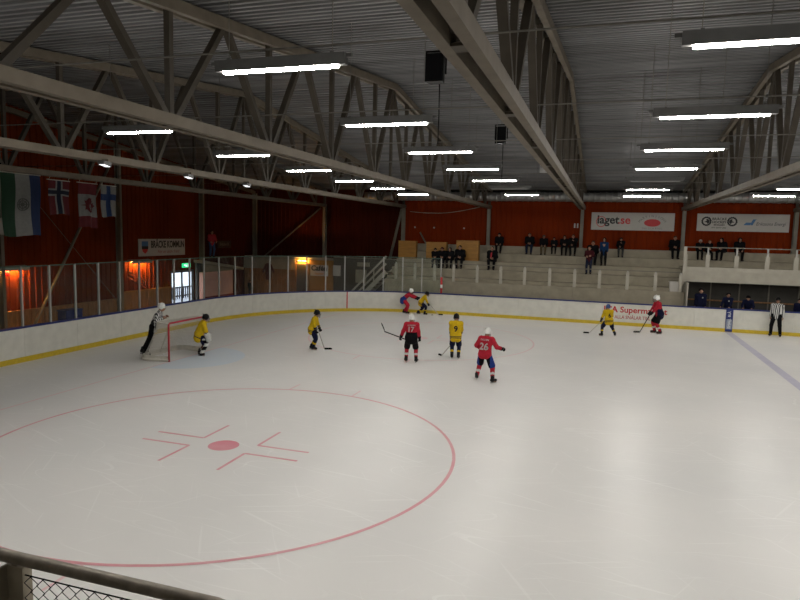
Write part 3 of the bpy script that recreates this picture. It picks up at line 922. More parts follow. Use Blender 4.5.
t1, P1 = flag(-3.05, -1.66, 3.86, 5.74, [0, .36, .72, 1], [0, 1], lambda u, v: 0 if u < .36 else (1 if u < .72 else 2), [FM['green'], FM['white'], FM['blue']], 'large green white and blue hanging flag with a grey round emblem', amp=.05)
m = MB(); A = []; 
def disc(m, r0, r1, n=24, mi=0, o=.02):
    A = [P1(.54 + r1 * math.cos(2 * math.pi * i / n), .49 + r1 * .74 * math.sin(2 * math.pi * i / n), o) for i in range(n + 1)]
    B = [P1(.54 + r0 * math.cos(2 * math.pi * i / n), .49 + r0 * .74 * math.sin(2 * math.pi * i / n), o) for i in range(n + 1)]
    m.quadstrip(A, B, mi)
disc(m, .115, .14); disc(m, 0.0, .045); disc(m, .07, .095)
for i in range(8):
    a = i * math.pi / 4
    m.face([P1(.54 + r_ * math.cos(a + d_), .49 + r_ * .74 * math.sin(a + d_), .021) for r_, d_ in ((.04, -.15), (.12, -.06), (.12, .06), (.04, .15))])
build('emblem', m, FM['grey'], t1)
def cross(u, v, uc, w, w2, vc, h, h2):
    du, dv = abs(u - uc), abs(v - vc)
    if du < w or dv < h: return 2
    if du < w2 or dv < h2: return 1
    return 0
flag(-1.36, -.50, 4.56, 5.66, [0, .35, .42, .58, .65, 1], [0, .24, .29, .40, .45, 1], lambda u, v: cross(u, v, .5, .08, .15, .345, .055, .105), [FM['red'], FM['white'], FM['navy']], 'red hanging flag with a navy cross edged in white', ph=1.2, amp=.03)
t3, P3 = flag(-.15, .70, 4.16, 5.67, [0, 1], [0, .25, .75, 1], lambda u, v: 1 if .25 < v < .75 else 0, [FM['red'], FM['white']], 'red and white hanging flag with a red maple leaf', ph=2.2, amp=.05)
leaf = [(0, -.48), (.04, -.16), (.30, -.22), (.26, -.12), (.48, .06), (.42, .10), (.46, .26), (.30, .23), (.26, .30), (.12, .16), (.18, .42), (.08, .37), (0, .52)]
leaf = leaf + [(-x, y) for x, y in leaf[-2:0:-1]]
m = MB(); c = len(m.v)
LP = [P3(.5 + .56 * y * 1.3, .5 + .56 * x * .66, .02) for x, y in leaf]
cen = P3(.5, .5, .02)
for i in range(len(LP)):
    m.face([cen, LP[i], LP[(i + 1) % len(LP)]])
build('maple_leaf', m, FM['red'], t3)
flag(.86, 1.62, 4.56, 5.66, [0, .38, .62, 1], [0, .27, .47, 1], lambda u, v: 1 if (.38 < u < .62 or .27 < v < .47) else 0, [FM['white'], FM['fblue']], 'white hanging flag with a blue cross', ph=.4, amp=.03)

t = thing('municipality_sign', (XW + .05, 10.73, 3.18), 'white sign with a shield reading Bräcke kommun on the gable wall', 'sign')
build('panel', MB().box(XW + .038, XW + .07, 8.88, 12.58, 2.74, 3.62), M['sign_white'], t)
xs_ = .024
lettering('BRÄCKE KOMMUN', .50, M['ink_black'], t, (xs_, .42, .14), '+x', bold=.03, xs=.64)
lettering('För en aktiv fritid', .25, mat('ink_dull_red', (.32, .08, .08), .5), t, (xs_, .45, -.23), '+x', shear=.25)
sh = [(-.24, .30), (.24, .30), (.24, -.05), (.17, -.22), (0, -.34), (-.17, -.22), (-.24, -.05)]
for lo, hi, mm_ in ((.05, .31, 'ink_blue'), (-.10, .05, 'ink_black'), (-.36, -.10, 'ink_red')):
    poly = []
    for (a, b), (c_, d_) in zip(sh, sh[1:] + sh[:1]):
        if lo <= b <= hi: poly.append((a, b))
        for q in (lo, hi):
            if (b - q) * (d_ - q) < 0: s_ = (q - b) / (d_ - b); poly.append((a + (c_ - a) * s_, q))
    cy_ = sum(p_[1] for p_ in poly) / len(poly)
    poly.sort(key=lambda p_: math.atan2(p_[1] - cy_, p_[0]))
    m = MB(); m.face([(XW + .073, 10.73 - 1.38 + a, 3.20 + b) for a, b in poly]); build('shield', m, M[mm_], t)

# glass doors to the daylight, with a picket fence and snow outside
DY0, DY1, DZ = DOOR
dr = thing('door_1', (XW, (DY0 + DY1) / 2, 0), 'pair of glazed doors bright with daylight in the gable wall', 'door', kind='structure')
fm = mat('door_frame', (.10, .10, .11), .5)
DTOP = 1.80
build('transom_panel', MB().box(XW - .05, XW + .05, DY0 + .001, DY1 - .001, DTOP + .08, DZ - .001 + .03), M['gable_clad'], dr)
m = MB(); m.box(XW - .06, XW + .06, DY0, DY1, DTOP, DTOP + .08); m.box(XW - .06, XW + .06, DY0, DY0 + .07, 0, DTOP); m.box(XW - .06, XW + .06, DY1 - .07, DY1, 0, DTOP)
build('door_frame', m, fm, dr)
mid = (DY0 + DY1) / 2
for a, b in ((DY0 + .07, mid - .005), (mid + .005, DY1 - .07)):
    m = MB()
    m.box(XW - .025, XW + .025, a, a + .045, .01, DTOP); m.box(XW - .025, XW + .025, b - .045, b, .01, DTOP); m.box(XW - .025, XW + .025, a + .045, b - .045, DTOP - .045, DTOP); m.box(XW - .025, XW + .025, a + .045, b - .045, .01, .07)
    lf = build('door_leaf', m, fm, dr)
    build('pane', MB().box(XW - .006, XW + .006, a + .045, b - .045, .07, DTOP - .045), M['glass'], lf)
    build('handle', MB().path([(XW + .05, (b - .04) if a < mid - .5 else a + .04, .85), (XW + .05, (b - .04) if a < mid - .5 else a + .04, 1.15)], .012, 6), M['post'], lf)
snow = mat('snow', (.75, .78, .85), .9, var=.08, scale=1.0)
o = build('ground_snow', MB().box(-40, XW - .08, -10, 40, -.25, -.02), snow, at=(-20, 12, -.02)); o.name = 'floor'; tag(o, 'snowy ground outside the glass doors', 'snow', kind='structure')
t = thing('picket_fence', (-11.2, 12.9, 0), 'low dark picket fence outside the bright doors', 'fence')
for i in range(26):
    y = 10.4 + i * .2; build('picket', MB().box(-11.22, -11.18, y, y + .09, 0, .72), fm, t)
for z in (.12, .62): build('fence_rail', MB().box(-11.25, -11.221, 10.3, 15.7, z, z + .08), fm, t)
t = thing('exit_sign', (XW + .08, 12.68, 2.12), 'small lit green exit sign above the glass doors', 'exit sign')
build('case', MB().box(XW + .04, XW + .10, 12.33, 13.03, 2.02, 2.26), M['exit'], t)
m = MB()
m.box(XW + .101, XW + .104, 12.78, 12.92, 2.05, 2.23); m.box(XW + .101, XW + .104, 12.44, 12.56, 2.12, 2.20); m.ball((XW + .10, 12.62, 2.21), .02, nu=6, nv=4); m.box(XW + .101, XW + .104, 12.58, 12.70, 2.06, 2.17)
build('pictogram', m, M['exit_w'], t)

def wall_lamp(y, z, lb, e):
    t = thing('bulkhead_lamp', (XW + .1, y, z), lb, 'lamp', 'orange wall lamps')
    build('hood', MB().extrude([(XW + .04, z + .08), (XW + .30, z + .03), (XW + .30, z - .11), (XW + .28, z - .11), (XW + .28, z), (XW + .04, z)], 1, y - .75, y + .75), M['white_paint'], t)
    build('tube', MB().box(XW + .10, XW + .22, y - .55, y + .55, z - .035, z - .002), M['sodium'], t)
wall_lamp(1.55, 2.50, 'orange glowing wall lamp at the left edge behind the glass', 1)
wall_lamp(8.85, 2.52, 'orange glowing wall lamp left of the glass doors', 1)
t = thing('alarm_bell', (XW + .06, 1.42, 2.30), 'small round red alarm bell under the left wall lamp', 'bell')
build('gong', MB().ball((XW + .10, 1.42, 2.28), .05, .13, .13), mat('bell_red', (.6, .02, .03), .35), t)
build('mount', MB().box(XW + .036, XW + .07, 1.36, 1.48, 2.2, 2.36), M['black'], t)
t = thing('wall_panelling', (XW + .05, 9.4, 0), 'dull wooden panelling on the gable wall left of the doors', 'panelling')
y = 7.75
while y < 11.2:
    build('panel', MB().box(XW + .037, XW + .06, y + .008, y + .58, 0, 1.0), M['wood'], t); y += .60
build('ledge', MB().box(XW + .037, XW + .12, 7.75, 11.3, 1.0, 1.05), M['ply'], t)
t = thing('stick_rack', (XW + .1, 8.8, 1.1), 'three slanting dark bars on the wall under the lamp', 'rack')
for k in range(3):
    build('bar', MB().path([(XW + .10, 8.05, 2.05 - .16 * k), (XW + .10, 9.4, 1.32 - .16 * k)], .022, 6), M['black'], t)
t = thing('side_panelling', (XW + .05, 4, 0), 'dark wooden panelling on the gable wall below the flags', 'panelling')
y = 1.35
while y < 7.2:
    build('panel', MB().box(XW + .037, XW + .06, y + .008, y + .58, 0, .72), M['wood'], t); y += .60
build('ledge', MB().box(XW + .037, XW + .12, 1.3, 7.3, .72, .77), M['wood'], t)
t = thing('tool_box', (-6.6, 1.75, .0), 'small blue box on the floor behind the end glass', 'box')
build('body', MB().box(-6.8, -6.4, 1.35, 2.15, -.012, .95), M['cap'], t); build('lid', MB().box(-6.82, -6.38, 1.33, 2.17, .952, 1.0), M['cap'], t)
# big round lamp disc at the picture's left edge
t = thing('wall_clock', (XW + .08, 1.10, 4.12), 'pale round clock at the left edge under the big flag', 'clock')
build('face', MB().path([(XW + .36, 1.12, 4.12), (XW + .40, 1.12, 4.12)], .30, 24), M['sign_white'], t)
build('rim', MB().path([(XW + .335, 1.12, 4.12), (XW + .36, 1.12, 4.12)], .33, 24), M['white_paint'], t)

# kiosk with pink boarding and a sloping roof
ks = thing('kiosk', (-8.8, 15.0, 0), 'pale pink boarded kiosk with a shallow roof behind the corner glass', 'kiosk')
xk = -8.8
for i in range(7):
    z = .0 + i * .245
    build('board', MB().box(xk - .03, xk, 13.45, 16.45, z + .006, z + .245), M['pinkpanel'], ks)
build('side_wall', MB().box(-9.08, xk - .031, 13.45, 13.5, 0, 1.72), M['pinkpanel'], ks)
build('roof', MB().extrude([(12.95, 2.46), (17.3, 1.86), (17.3, 1.70), (12.95, 2.30)], 0, -9.08, -8.55), M['concrete'], ks)
build('base_board', MB().box(xk, xk + .03, 13.45, 16.45, 0, .30), mat('kiosk_red', (.25, .05, .05), .6), ks)
build('gable_panel', MB().extrude([(13.45, 1.72), (16.45, 1.72), (16.45, 1.80), (13.45, 2.22)], 0, -8.83, -8.80), M['concrete'], ks)
# grey service column beside the doors
o = build('service_pillar', MB().box(-9.34, -9.20, 13.42, 13.80, -.012, 2.28), mat('pillar_grey', (.10, .11, .12), .5), at=(-9.15, 13.3, 0)); tag(o, 'dark grey pillar between the glass doors and the kiosk', 'pillar')
# platform the person in the red jacket stands on
o = build('platform', MB().box(-9.38, -8.9, 14.1, 16.9, 2.50, 2.56), M['wood'], at=(-9.1, 15.5, 2.5)); tag(o, 'narrow wooden platform above the kiosk roof', 'platform')
t = thing('platform_sign', (XW + .05, 16.2, 3.3), 'small dark sign with faded lettering right of the red-jacketed person', 'sign')
build('panel', MB().box(XW + .037, XW + .06, 15.75, 17.2, 3.05, 3.50), M['ink_black'], t)
lettering('Bräcke IK', .26, M['ink_grey'], t, (.014, .28, -.02), '+x', bold=.02)

# wooden hut in the corner with the cafe door
hut = thing('cafe_hut', (-6.5, 18.6, 0), 'low wooden hut in the hall corner with an orange lit doorway', 'hut')
x = -9.3
while x < -5.62:
    if not (-9.3 < x < -9.31): build('plank', MB().box(x + .006, x + .294, 18.6, 18.64, 0, 1.75), M['wood'], hut)
    x += .30
build('wall', MB().box(-5.6, -3.0, 18.6, 18.66, 0, 2.42), M['ply'], hut)
build('roof', MB().box(-9.32, -2.95, 18.67, 19.5, 2.43, 2.55), M['concrete'], hut)
build('beam', MB().box(-9.32, -5.62, 18.55, 18.62, 1.76, 2.42), M['concrete'], hut)
dd = build('door', MB().box(-5.52, -4.76, 18.55, 18.598, .02, 2.16), mat('hut_door', (.045, .04, .035), .5), hut)
build('door_frame', MB().box(-5.60, -5.525, 18.54, 18.598, 0, 2.22), M['wood'], hut)
build('door_frame', MB().box(-4.755, -4.68, 18.54, 18.598, 0, 2.22), M['wood'], hut)
build('handle', MB().ball((-4.85, 18.53, 1.0), .03, nu=8, nv=5), M['post'], dd)
t = thing('doorway_lamp', (-5.1, 18.5, 2.33), 'orange lamp glowing above the hut door', 'lamp')
build('tube', MB().box(-5.4, -4.8, 18.46, 18.54, 2.31, 2.35), M['sodium'], t)
build('shade', MB().box(-5.5, -4.7, 18.38, 18.40, 2.24, 2.351), M['white_paint'], t)
build('bracket', MB().box(-5.13, -5.07, 18.40, 18.598, 2.352, 2.37), M['white_paint'], t)
t = thing('cafe_sign', (-3.96, 18.58, 1.78), 'white cafe sign with black lettering beside the hut door', 'sign')
build('panel', MB().box(-4.56, -3.36, 18.565, 18.598, 1.44, 2.12), M['sign_white'], t)
lettering('Cafén', .46, M['ink_black'], t, (0, -.018, .13), '-y', bold=.03)
lettering('öppet', .25, M['ink_orange'], t, (0, -.018, -.19), '-y', bold=.01)
t = thing('wall_shirt', (-7.5, 18.58, 1.7), 'dark shirt hung on the hut front', 'shirt')
build('cloth', MB().extrude([(-7.68, 1.05), (-7.32, 1.05), (-7.28, 1.75), (-7.12, 1.45), (-7.06, 1.6), (-7.28, 2.05), (-7.42, 2.1), (-7.58, 2.1), (-7.72, 2.05), (-7.94, 1.6), (-7.88, 1.45), (-7.72, 1.75)], 1, 18.50, 18.545), mat('shirt_dark', (.09, .03, .02), .9), t)
build('hanger', MB().path([(-7.5, 18.53, 2.1), (-7.5, 18.53, 2.2), (-7.46, 18.53, 2.23)], .008, 5), M['wire'], t)
# dark red door and pinned papers on the wall right of the hut
t = thing('service_door', (-2.2, 19.9, 0), 'dark red service door behind the corner glass', 'door')
build('leaf', MB().box(-2.75, -1.85, 19.92, 19.96, 0, 2.05), mat('service_red', (.07, .012, .01), .5), t)
build('frame', MB().box(-2.85, -2.76, 19.90, 19.96, 0, 2.12), M['column'], t)
build('frame', MB().box(-1.84, -1.75, 19.90, 19.96, 0, 2.12), M['column'], t)
for x0, x1, z0, z1, lb in ((-2.95, -2.45, 1.5, 2.15, 'white paper notice on the hut side beside the service door'), (-1.45, -.75, 1.15, 1.95, 'large grey notice board left of the stair'), (-1.35, -.55, 2.15, 2.40, 'narrow pale notice above the grey notice board')):
    o = build('notice_board', MB().box(x0, x1, 18.40, 18.44, z0, z1), M['concrete'] if x0 > -2 else M['sign_white'], at=((x0 + x1) / 2, 18.42, z0)); tag(o, lb, 'notice', 'notices by the stair')
t = thing('notice_stand', (-1.9, 18.5, 0), 'dark screen wall carrying the notices left of the stair', 'screen wall')
build('panel', MB().box(-2.94, 1.3, 18.46, 18.52, 0, 2.62), mat('screen_dark', (.08, .07, .055), .7), t)
build('cap', MB().box(-2.94, 1.3, 18.44, 18.54, 2.621, 2.68), M['column'], t)

# ------------------------------------------------------------------ goal
goal = thing('hockey_goal', (0, 0, 0), 'red framed hockey goal with white net on the goal line', 'goal')
gr = mat('goal_red', (.42, .02, .035), .4); gw = mat('goal_net_white', (.55, .53, .47), .8); gp = mat('goal_pad', (.62, .59, .52), .7, var=.2)
for s_ in (-1, 1):
    build('goal_post', MB().path([(0, s_ * .915, 0), (0, s_ * .915, 1.17), (0, s_ * .895, 1.205), (0, s_ * .86, 1.22)], .030, 10), gr, goal)
build('crossbar', MB().path([(0, -.87, 1.22), (0, .87, 1.22)], .030, 10), gr, goal)
def gplan(z):
    """plan curve of the back of the goal at height z from left post round to right post"""
    dp = 1.10 + (.56 - 1.10) * z / 1.22; r = .30
    P = [(0, -.915)]
    P += [(-dp + r, -.915 - .12 * (1 - z / 1.22))]
    c = -.915 - .12 * (1 - z / 1.22)
    for i in range(1, 7): a = math.radians(90 * i / 6); P.append((-dp + r - r * math.sin(a), c + r - r * math.cos(a)))
    Q = [(x, -y) for x, y in P[::-1]]
    return P + Q
def resample(P, n):
    L = [0]
    for a, b in zip(P[:-1], P[1:]): L.append(L[-1] + math.dist(a, b))
    out = []
    for i in range(n + 1):
        s_ = L[-1] * i / n; j = 0
        while j < len(L) - 2 and L[j + 1] < s_: j += 1
        t_ = (s_ - L[j]) / max(L[j + 1] - L[j], 1e-9); out.append((P[j][0] + (P[j + 1][0] - P[j][0]) * t_, P[j][1] + (P[j + 1][1] - P[j][1]) * t_))
    return out
build('base_frame', MB().path([(x, y, .05) for x, y in gplan(.0)], .035, 8), gp, goal)
m = MB(); A = resample(gplan(0), 40); m.quadstrip([(x, y, .0) for x, y in A], [(x * .985, y * .99, .17) for x, y in A]); m.quadstrip([(x * .97, y * .98, .17) for x, y in A], [(x * .97, y * .98, .0) for x, y in A])
build('skirt_pad', m, gp, goal)
build('top_frame', MB().path([(x, y, 1.22) for x, y in gplan(1.22)], .022, 8), gw, goal)
build('centre_stay', MB().path([(-.56, 0, 1.22), (-1.08, 0, .06)], .018, 8), gw, goal)
m = MB(); NU, NZ = 78, 22
rows = []
for j in range(NZ + 1):
    z = .06 + 1.16 * j / NZ
    rows.append([(x + .03 * math.sin(math.pi * j / NZ) * 1.0, y * (1 - .03 * math.sin(math.pi * j / NZ)), z) for x, y in resample(gplan(z), NU)])
for r_ in rows: m.path(r_, .0045, 3, caps=False)
for i in range(NU + 1): m.path([r_[i] for r_ in rows[::3] + [rows[-1]]], .0045, 3, caps=False)
for i in range(1, 34):
    y = -.9 + 1.8 * i / 34; m.path([(0, y, 1.22), (-.28, y, 1.20), (-.555, y, 1.22)], .0045, 3, caps=False)
for i in range(1, 11):
    x = -.55 * i / 11; m.path([(x, -.9, 1.215), (x, 0, 1.20), (x, .9, 1.215)], .0045, 3, caps=False)
nt = build('net', m, gw, goal); nt['kind'] = 'stuff'
puck = build('puck', MB().path([(4.55, 14.25, .003), (4.55, 14.25, .028)], .04, 14), M['black'], at=(4.55, 14.25, .003)); tag(puck, 'small black puck on the ice near the boards', 'puck')

# ------------------------------------------------------------------ railing in front of the camera
fr = thing('gallery_railing', (10.9, -15.6, 0), 'worn metal handrail with chain-link mesh at the bottom left corner', 'railing')
rm = mat('rail_worn', (.29, .25, .20), .5, metal=.2, var=.35, scale=14, bump=.1)
ry, rzt = -15.6, 2.915
build('handrail', MB().path([(4.0, ry, rzt), (11.66, ry, rzt), (11.72, ry, rzt - .01), (12.6, ry, rzt - .01)], .024, 14), rm, fr)
build('handrail_sleeve', MB().path([(11.1, ry, rzt + .008), (13.0, ry, rzt + .008)], .010, 8), rm, fr)
for x in (10.745, 8.6, 6.5):
    m = MB(); m.box(x - .045, x + .045, ry - .012, ry + .032, 0, rzt - .03); m.box(x - .045, x - .033, ry - .06, ry - .012, 0, rzt - .03)
    p_ = build('post', m, mat('post_worn_%d' % int(x), (.38, .33, .25), .55, var=.3, scale=9), fr)
    build('bracket', MB().box(x - .012, x + .012, ry - .01, ry + .012, rzt - .032, rzt - .018), rm, p_)
m = MB(); wz = rzt - .062
pt = .062
x = 8.65; k = 0
while x < 12.6:
    for s_ in (-1, 1):
        P = []; zz = wz; j = 0
        while zz > wz - .95:
            ph = (j % 2) * s_ * pt / 2
            P.append((x + ph + (pt if s_ < 0 else 0), ry + .004 * s_ * (1 if j % 2 else -1), zz)); zz -= pt * .5; j += 1
        m.path(P, .0022, 4, caps=False)
    x += pt
o = build('chain_link_mesh', m, M['black'], fr); o['kind'] = 'stuff'
build('tension_wire', MB().path([(4, ry, wz), (12.6, ry, wz)], .003, 5), M['black'], fr)
# the gallery floor the camera looks from
o = build('gallery', MB().box(XW + .5, 40, YN + .05, -15.45, -.012, 1.95), M['concrete_d'], at=(12, -17, 0)); o.name = 'floor'; tag(o, 'raised concrete gallery behind the railing', 'floor', kind='structure')

# ------------------------------------------------------------------ people: distance-field bodies
def field(prims, cell, k, pad=.05):
    lo = np.array([1e9] * 3); hi = -lo
    for p in prims:
        if p[0] == 'c':
            r = max(p[3], p[4]); lo = np.minimum(lo, np.minimum(p[1], p[2]) - r); hi = np.maximum(hi, np.maximum(p[1], p[2]) + r)
        else:
            r = max(p[2]); lo = np.minimum(lo, p[1] - r); hi = np.maximum(hi, p[1] + r)
    lo = lo - pad; n = np.ceil((hi + pad - lo) / cell).astype(int) + 1
    F = np.full(n, .5, np.float32)
    ax = [lo[i] + np.arange(n[i]) * cell for i in range(3)]
    for p in prims:
        if p[0] == 'c': r = max(p[3], p[4]); a = np.minimum(p[1], p[2]) - r; b = np.maximum(p[1], p[2]) + r
        else: r = max(p[2]); a = p[1] - r; b = p[1] + r
        m = k + cell * 2
        i0 = np.clip(((a - m - lo) / cell).astype(int), 0, n - 1); i1 = np.clip(((b + m - lo) / cell).astype(int) + 2, 1, n)
        X = ax[0][i0[0]:i1[0], None, None]; Y = ax[1][None, i0[1]:i1[1], None]; Z = ax[2][None, None, i0[2]:i1[2]]
        if p[0] == 'c':
            d = p[2] - p[1]; L = max(float(d @ d), 1e-9)
            t = np.clip(((X - p[1][0]) * d[0] + (Y - p[1][1]) * d[1] + (Z - p[1][2]) * d[2]) / L, 0, 1)
            D = np.sqrt((X - p[1][0] - t * d[0]) ** 2 + (Y - p[1][1] - t * d[1]) ** 2 + (Z - p[1][2] - t * d[2]) ** 2) - (p[3] + (p[4] - p[3]) * t)
        else:
            q = np.sqrt(((X - p[1][0]) / p[2][0]) ** 2 + ((Y - p[1][1]) / p[2][1]) ** 2 + ((Z - p[1][2]) / p[2][2]) ** 2)
            D = (q - 1) * min(p[2])
        S = F[i0[0]:i1[0], i0[1]:i1[1], i0[2]:i1[2]]
        h = np.maximum(k - np.abs(S - D), 0) / k
        F[i0[0]:i1[0], i0[1]:i1[1], i0[2]:i1[2]] = np.minimum(S, D) - h * h * k * .25
    return F, lo, cell

def nets(F, lo, cell):
    """surface nets: vertices and quads of the zero level"""
    s = F < 0
    n = np.array(F.shape)
    c = [s[i:n[0] - 1 + i, j:n[1] - 1 + j, l:n[2] - 1 + l] for i in (0, 1) for j in (0, 1) for l in (0, 1)]
    cnt = sum(q.astype(np.int8) for q in c)
    act = (cnt > 0) & (cnt < 8)
    idx = np.argwhere(act)
    vid = np.full(act.shape, -1, np.int64); vid[act] = np.arange(len(idx))
    acc = np.zeros((len(idx), 3)); num = np.zeros(len(idx))
    C = [(i, j, l) for i in (0, 1) for j in (0, 1) for l in (0, 1)]
    vals = {q: F[idx[:, 0] + q[0], idx[:, 1] + q[1], idx[:, 2] + q[2]] for q in C}
    for q in C:
        for a in range(3):
            if q[a] == 0:
                w = list(q); w[a] = 1; w = tuple(w)
                f0, f1 = vals[q], vals[w]; x = (f0 < 0) != (f1 < 0)
                t = np.where(x, f0 / np.where(x, f0 - f1, 1), 0)
                P = np.tile(np.array(q, float), (len(idx), 1)); P[:, a] += t
                acc += P * x[:, None]; num += x
    V = lo + (idx + acc / np.maximum(num, 1)[:, None]) * cell
    Q = []
    for a in range(3):
        b, c_ = (a + 1) % 3, (a + 2) % 3
        sl0 = [slice(None)] * 3; sl1 = [slice(None)] * 3
        sl0[a] = slice(0, n[a] - 1); sl1[a] = slice(1, n[a])
        e = s[tuple(sl0)] != s[tuple(sl1)]
        E = np.argwhere(e)
        E = E[(E[:, b] > 0) & (E[:, c_] > 0) & (E[:, b] < n[b] - 1) & (E[:, c_] < n[c_] - 1)]
        inside = s[E[:, 0], E[:, 1], E[:, 2]]
        def g(db, dc):
            W = E.copy(); W[:, b] -= db; W[:, c_] -= dc; return vid[W[:, 0], W[:, 1], W[:, 2]]
        q = np.stack([g(1, 1), g(0, 1), g(0, 0), g(1, 0)], 1)
        q[~inside] = q[~inside][:, ::-1]
        Q.append(q)
    return V, np.concatenate(Q)

def C_(a, b, ra, rb=None): return ('c', np.array(a, float), np.array(b, float), float(ra), float(ra if rb is None else rb))
def E_(c, r): return ('e', np.array(c, float), tuple(r))

class Buf:
    """collects numpy pieces with material slots"""
    def __init__(s): s.V = []; s.Q = []; s.M = []; s.n = 0
    def add(s, V, Q, mi=0):
        s.V.append(np.asarray(V)); s.Q += [tuple(int(i) + s.n for i in q) for q in Q]
        s.M += list(mi) if hasattr(mi, '__len__') else [mi] * len(Q); s.n += len(V)
    def mb(s, mb, T=None, mi=None):
        V = np.array(mb.v)
        if T is not None: V = V @ T[0].T + T[1]
        s.add(V, mb.f, mb.m if mi is None else mi)
    def obj(s, name, mats, parent, label=None):
        me = bpy.data.meshes.new(name)
        me.from_pydata(np.concatenate(s.V).tolist(), [], s.Q)
        for m_ in mats: me.materials.append(m_)
        me.polygons.foreach_set('material_index', s.M); me.polygons.foreach_set('use_smooth', [True] * len(s.Q)); me.update()
        o = link(name, me, parent)
        if label: o['label'] = label
        return o
def sdf_obj(name, prims, cell, k, mats, parent, slot=None, label=None):
    F, lo, c = field(prims, cell, k); V, Q = nets(F, lo, c)
    b = Buf(); mi = 0
    if slot is not None: mi = slot(V[Q].mean(1)).astype(int).tolist()
    b.add(V, Q, mi)
    return b.obj(name, mats, parent, label)

def unit(v): v = np.asarray(v, float); return v / max(np.linalg.norm(v), 1e-9)
def ik(a, t, l1, l2, pole):
    a = np.array(a, float); t = np.array(t, float); d = t - a; L = np.linalg.norm(d); Lm = (l1 + l2) * .998
    if L > Lm: t = a + d / L * Lm; d = t - a; L = Lm
    u = d / L; x = (l1 * l1 - l2 * l2 + L * L) / (2 * L); h = math.sqrt(max(l1 * l1 - x * x, 0))
    p = np.array(pole, float); p = p - u * (p @ u); p = unit(p)
    return a + u * x + p * h, t

def rotm(lean, tilt, twist):
    a, b, c = (math.radians(q) for q in (lean, tilt, twist))
    Rx = np.array([[1, 0, 0], [0, math.cos(a), math.sin(a)], [0, -math.sin(a), math.cos(a)]])       # forward (+y) lean
    Ry = np.array([[math.cos(b), 0, math.sin(b)], [0, 1, 0], [-math.sin(b), 0, math.cos(b)]])         # to the person's right
    Rz = np.array([[math.cos(c), -math.sin(c), 0], [math.sin(c), math.cos(c), 0], [0, 0, 1]])
    return Rz @ Ry @ Rx

# generic head and hands
def head_piece():
    F, lo, c = field([E_((0, -.012, .03), (.076, .096, .09)), E_((0, .02, -.045), (.058, .068, .075)), C_((0, .082, .012), (0, .108, -.028), .012, .016),
                      C_((-.04, .078, .03), (.04, .078, .03), .014), E_((-.078, -.005, -.012), (.014, .022, .032)), E_((.078, -.005, -.012), (.014, .022, .032)),
                      C_((-.018, .084, -.058), (.018, .084, -.058), .010), C_((0, -.03, -.07), (0, -.035, -.15), .052, .055)], .0145, .02)
    V, Q = nets(F, lo, c); b = Buf(); b.add(V, Q, 0)
    for sx in (-1, 1): b.mb(MB().ball((sx * .031, .083, .006), .013, .010, .009, 8, 5), None, 1)
    b.mb(MB().ball((0, .094, -.058), .024, .006, .005, 8, 4), None, 1)
    return np.concatenate(b.V), b.Q, b.M
HEAD = head_piece()
def hand_piece(side, curl, th):
    """wrist at origin, fingers along +y, palm facing -z, thumb on the inner side; side +1 = right hand"""
    m = MB()
    m.ball((0, .045, 0), .042 * th, .055, .019 * th, 10, 7)
    m.path([(0, -.03, 0), (0, .03, 0)], [.026 * th, .032 * th], 8)
    for i, (x, L) in enumerate(((-.031, .068), (-.010, .078), (.011, .073), (.031, .057))):
        x *= side * min(th, 1.25); P = [(x, .075, 0)]; a = 0; q = np.array([x * 1.05, .085, 0.])
        for f in (.45, .32, .25):
            a += math.radians(curl * (1.0 if f > .4 else .85)); q = q + np.array([0, math.cos(a), -math.sin(a)]) * L * f * 1.15; P.append(tuple(q))
        m.path(P, [.0095 * th, .0095 * th, .0088 * th, .0075 * th], 6)
    s_ = -side
    m.path([(s_ * .03, .015, -.004), (s_ * .058, .045, -.016), (s_ * .062, .072, -.030 - .0002 * curl), (s_ * .052, .095, -.036)], [.013 * th, .0125 * th, .011 * th, .009 * th], 6)
    return m
HANDS = {(sd, cu, th): hand_piece(sd, cu, th) for sd in (-1, 1) for cu, th in ((35, 1.0), (62, 1.45))}

PM = {}
def pm(key, c, rough=.85, var=.18, scale=14, spec=.12, **kw):
    if key not in PM: PM[key] = mat('cloth_' + key, c, rough, var=var, scale=scale, spec=spec, **kw)
    return PM[key]
pm('skin', (.34, .19, .13), .55, .1); pm('skin_dark_mark', (.03, .02, .018), .5)
pm('red', (.44, .022, .040)); pm('yellow', (.60, .40, .012)); pm('navy', (.008, .010, .035)); pm('black', (.005, .005, .006))
pm('white', (.60, .60, .57)); pm('blue', (.02, .045, .22)); pm('helmet_white', (.80, .80, .77), .35); pm('helmet_black', (.006, .006, .007), .35)
pm('helmet_blue', (.06, .10, .24), .35); pm('steel', (.5, .5, .52), .25, metal=.8); pm('skate', (.015, .015, .016), .4); pm('sole', (.5, .5, .48), .5)
pm('jacket_blue', (.007, .030, .085)); pm('jeans', (.05, .09, .18)); pm('jacket_red', (.42, .04, .05)); pm('beige', (.12, .09, .05)); pm('denim', (.012, .018, .04)); pm('grey', (.06, .06, .06)); pm('hair_brown', (.05, .03, .018)); pm('hair_dark', (.006, .005, .004)); pm('darkred', (.045, .007, .010)); pm('bench_navy', (.006, .008, .028)); pm('offwhite', (.45, .43, .38))
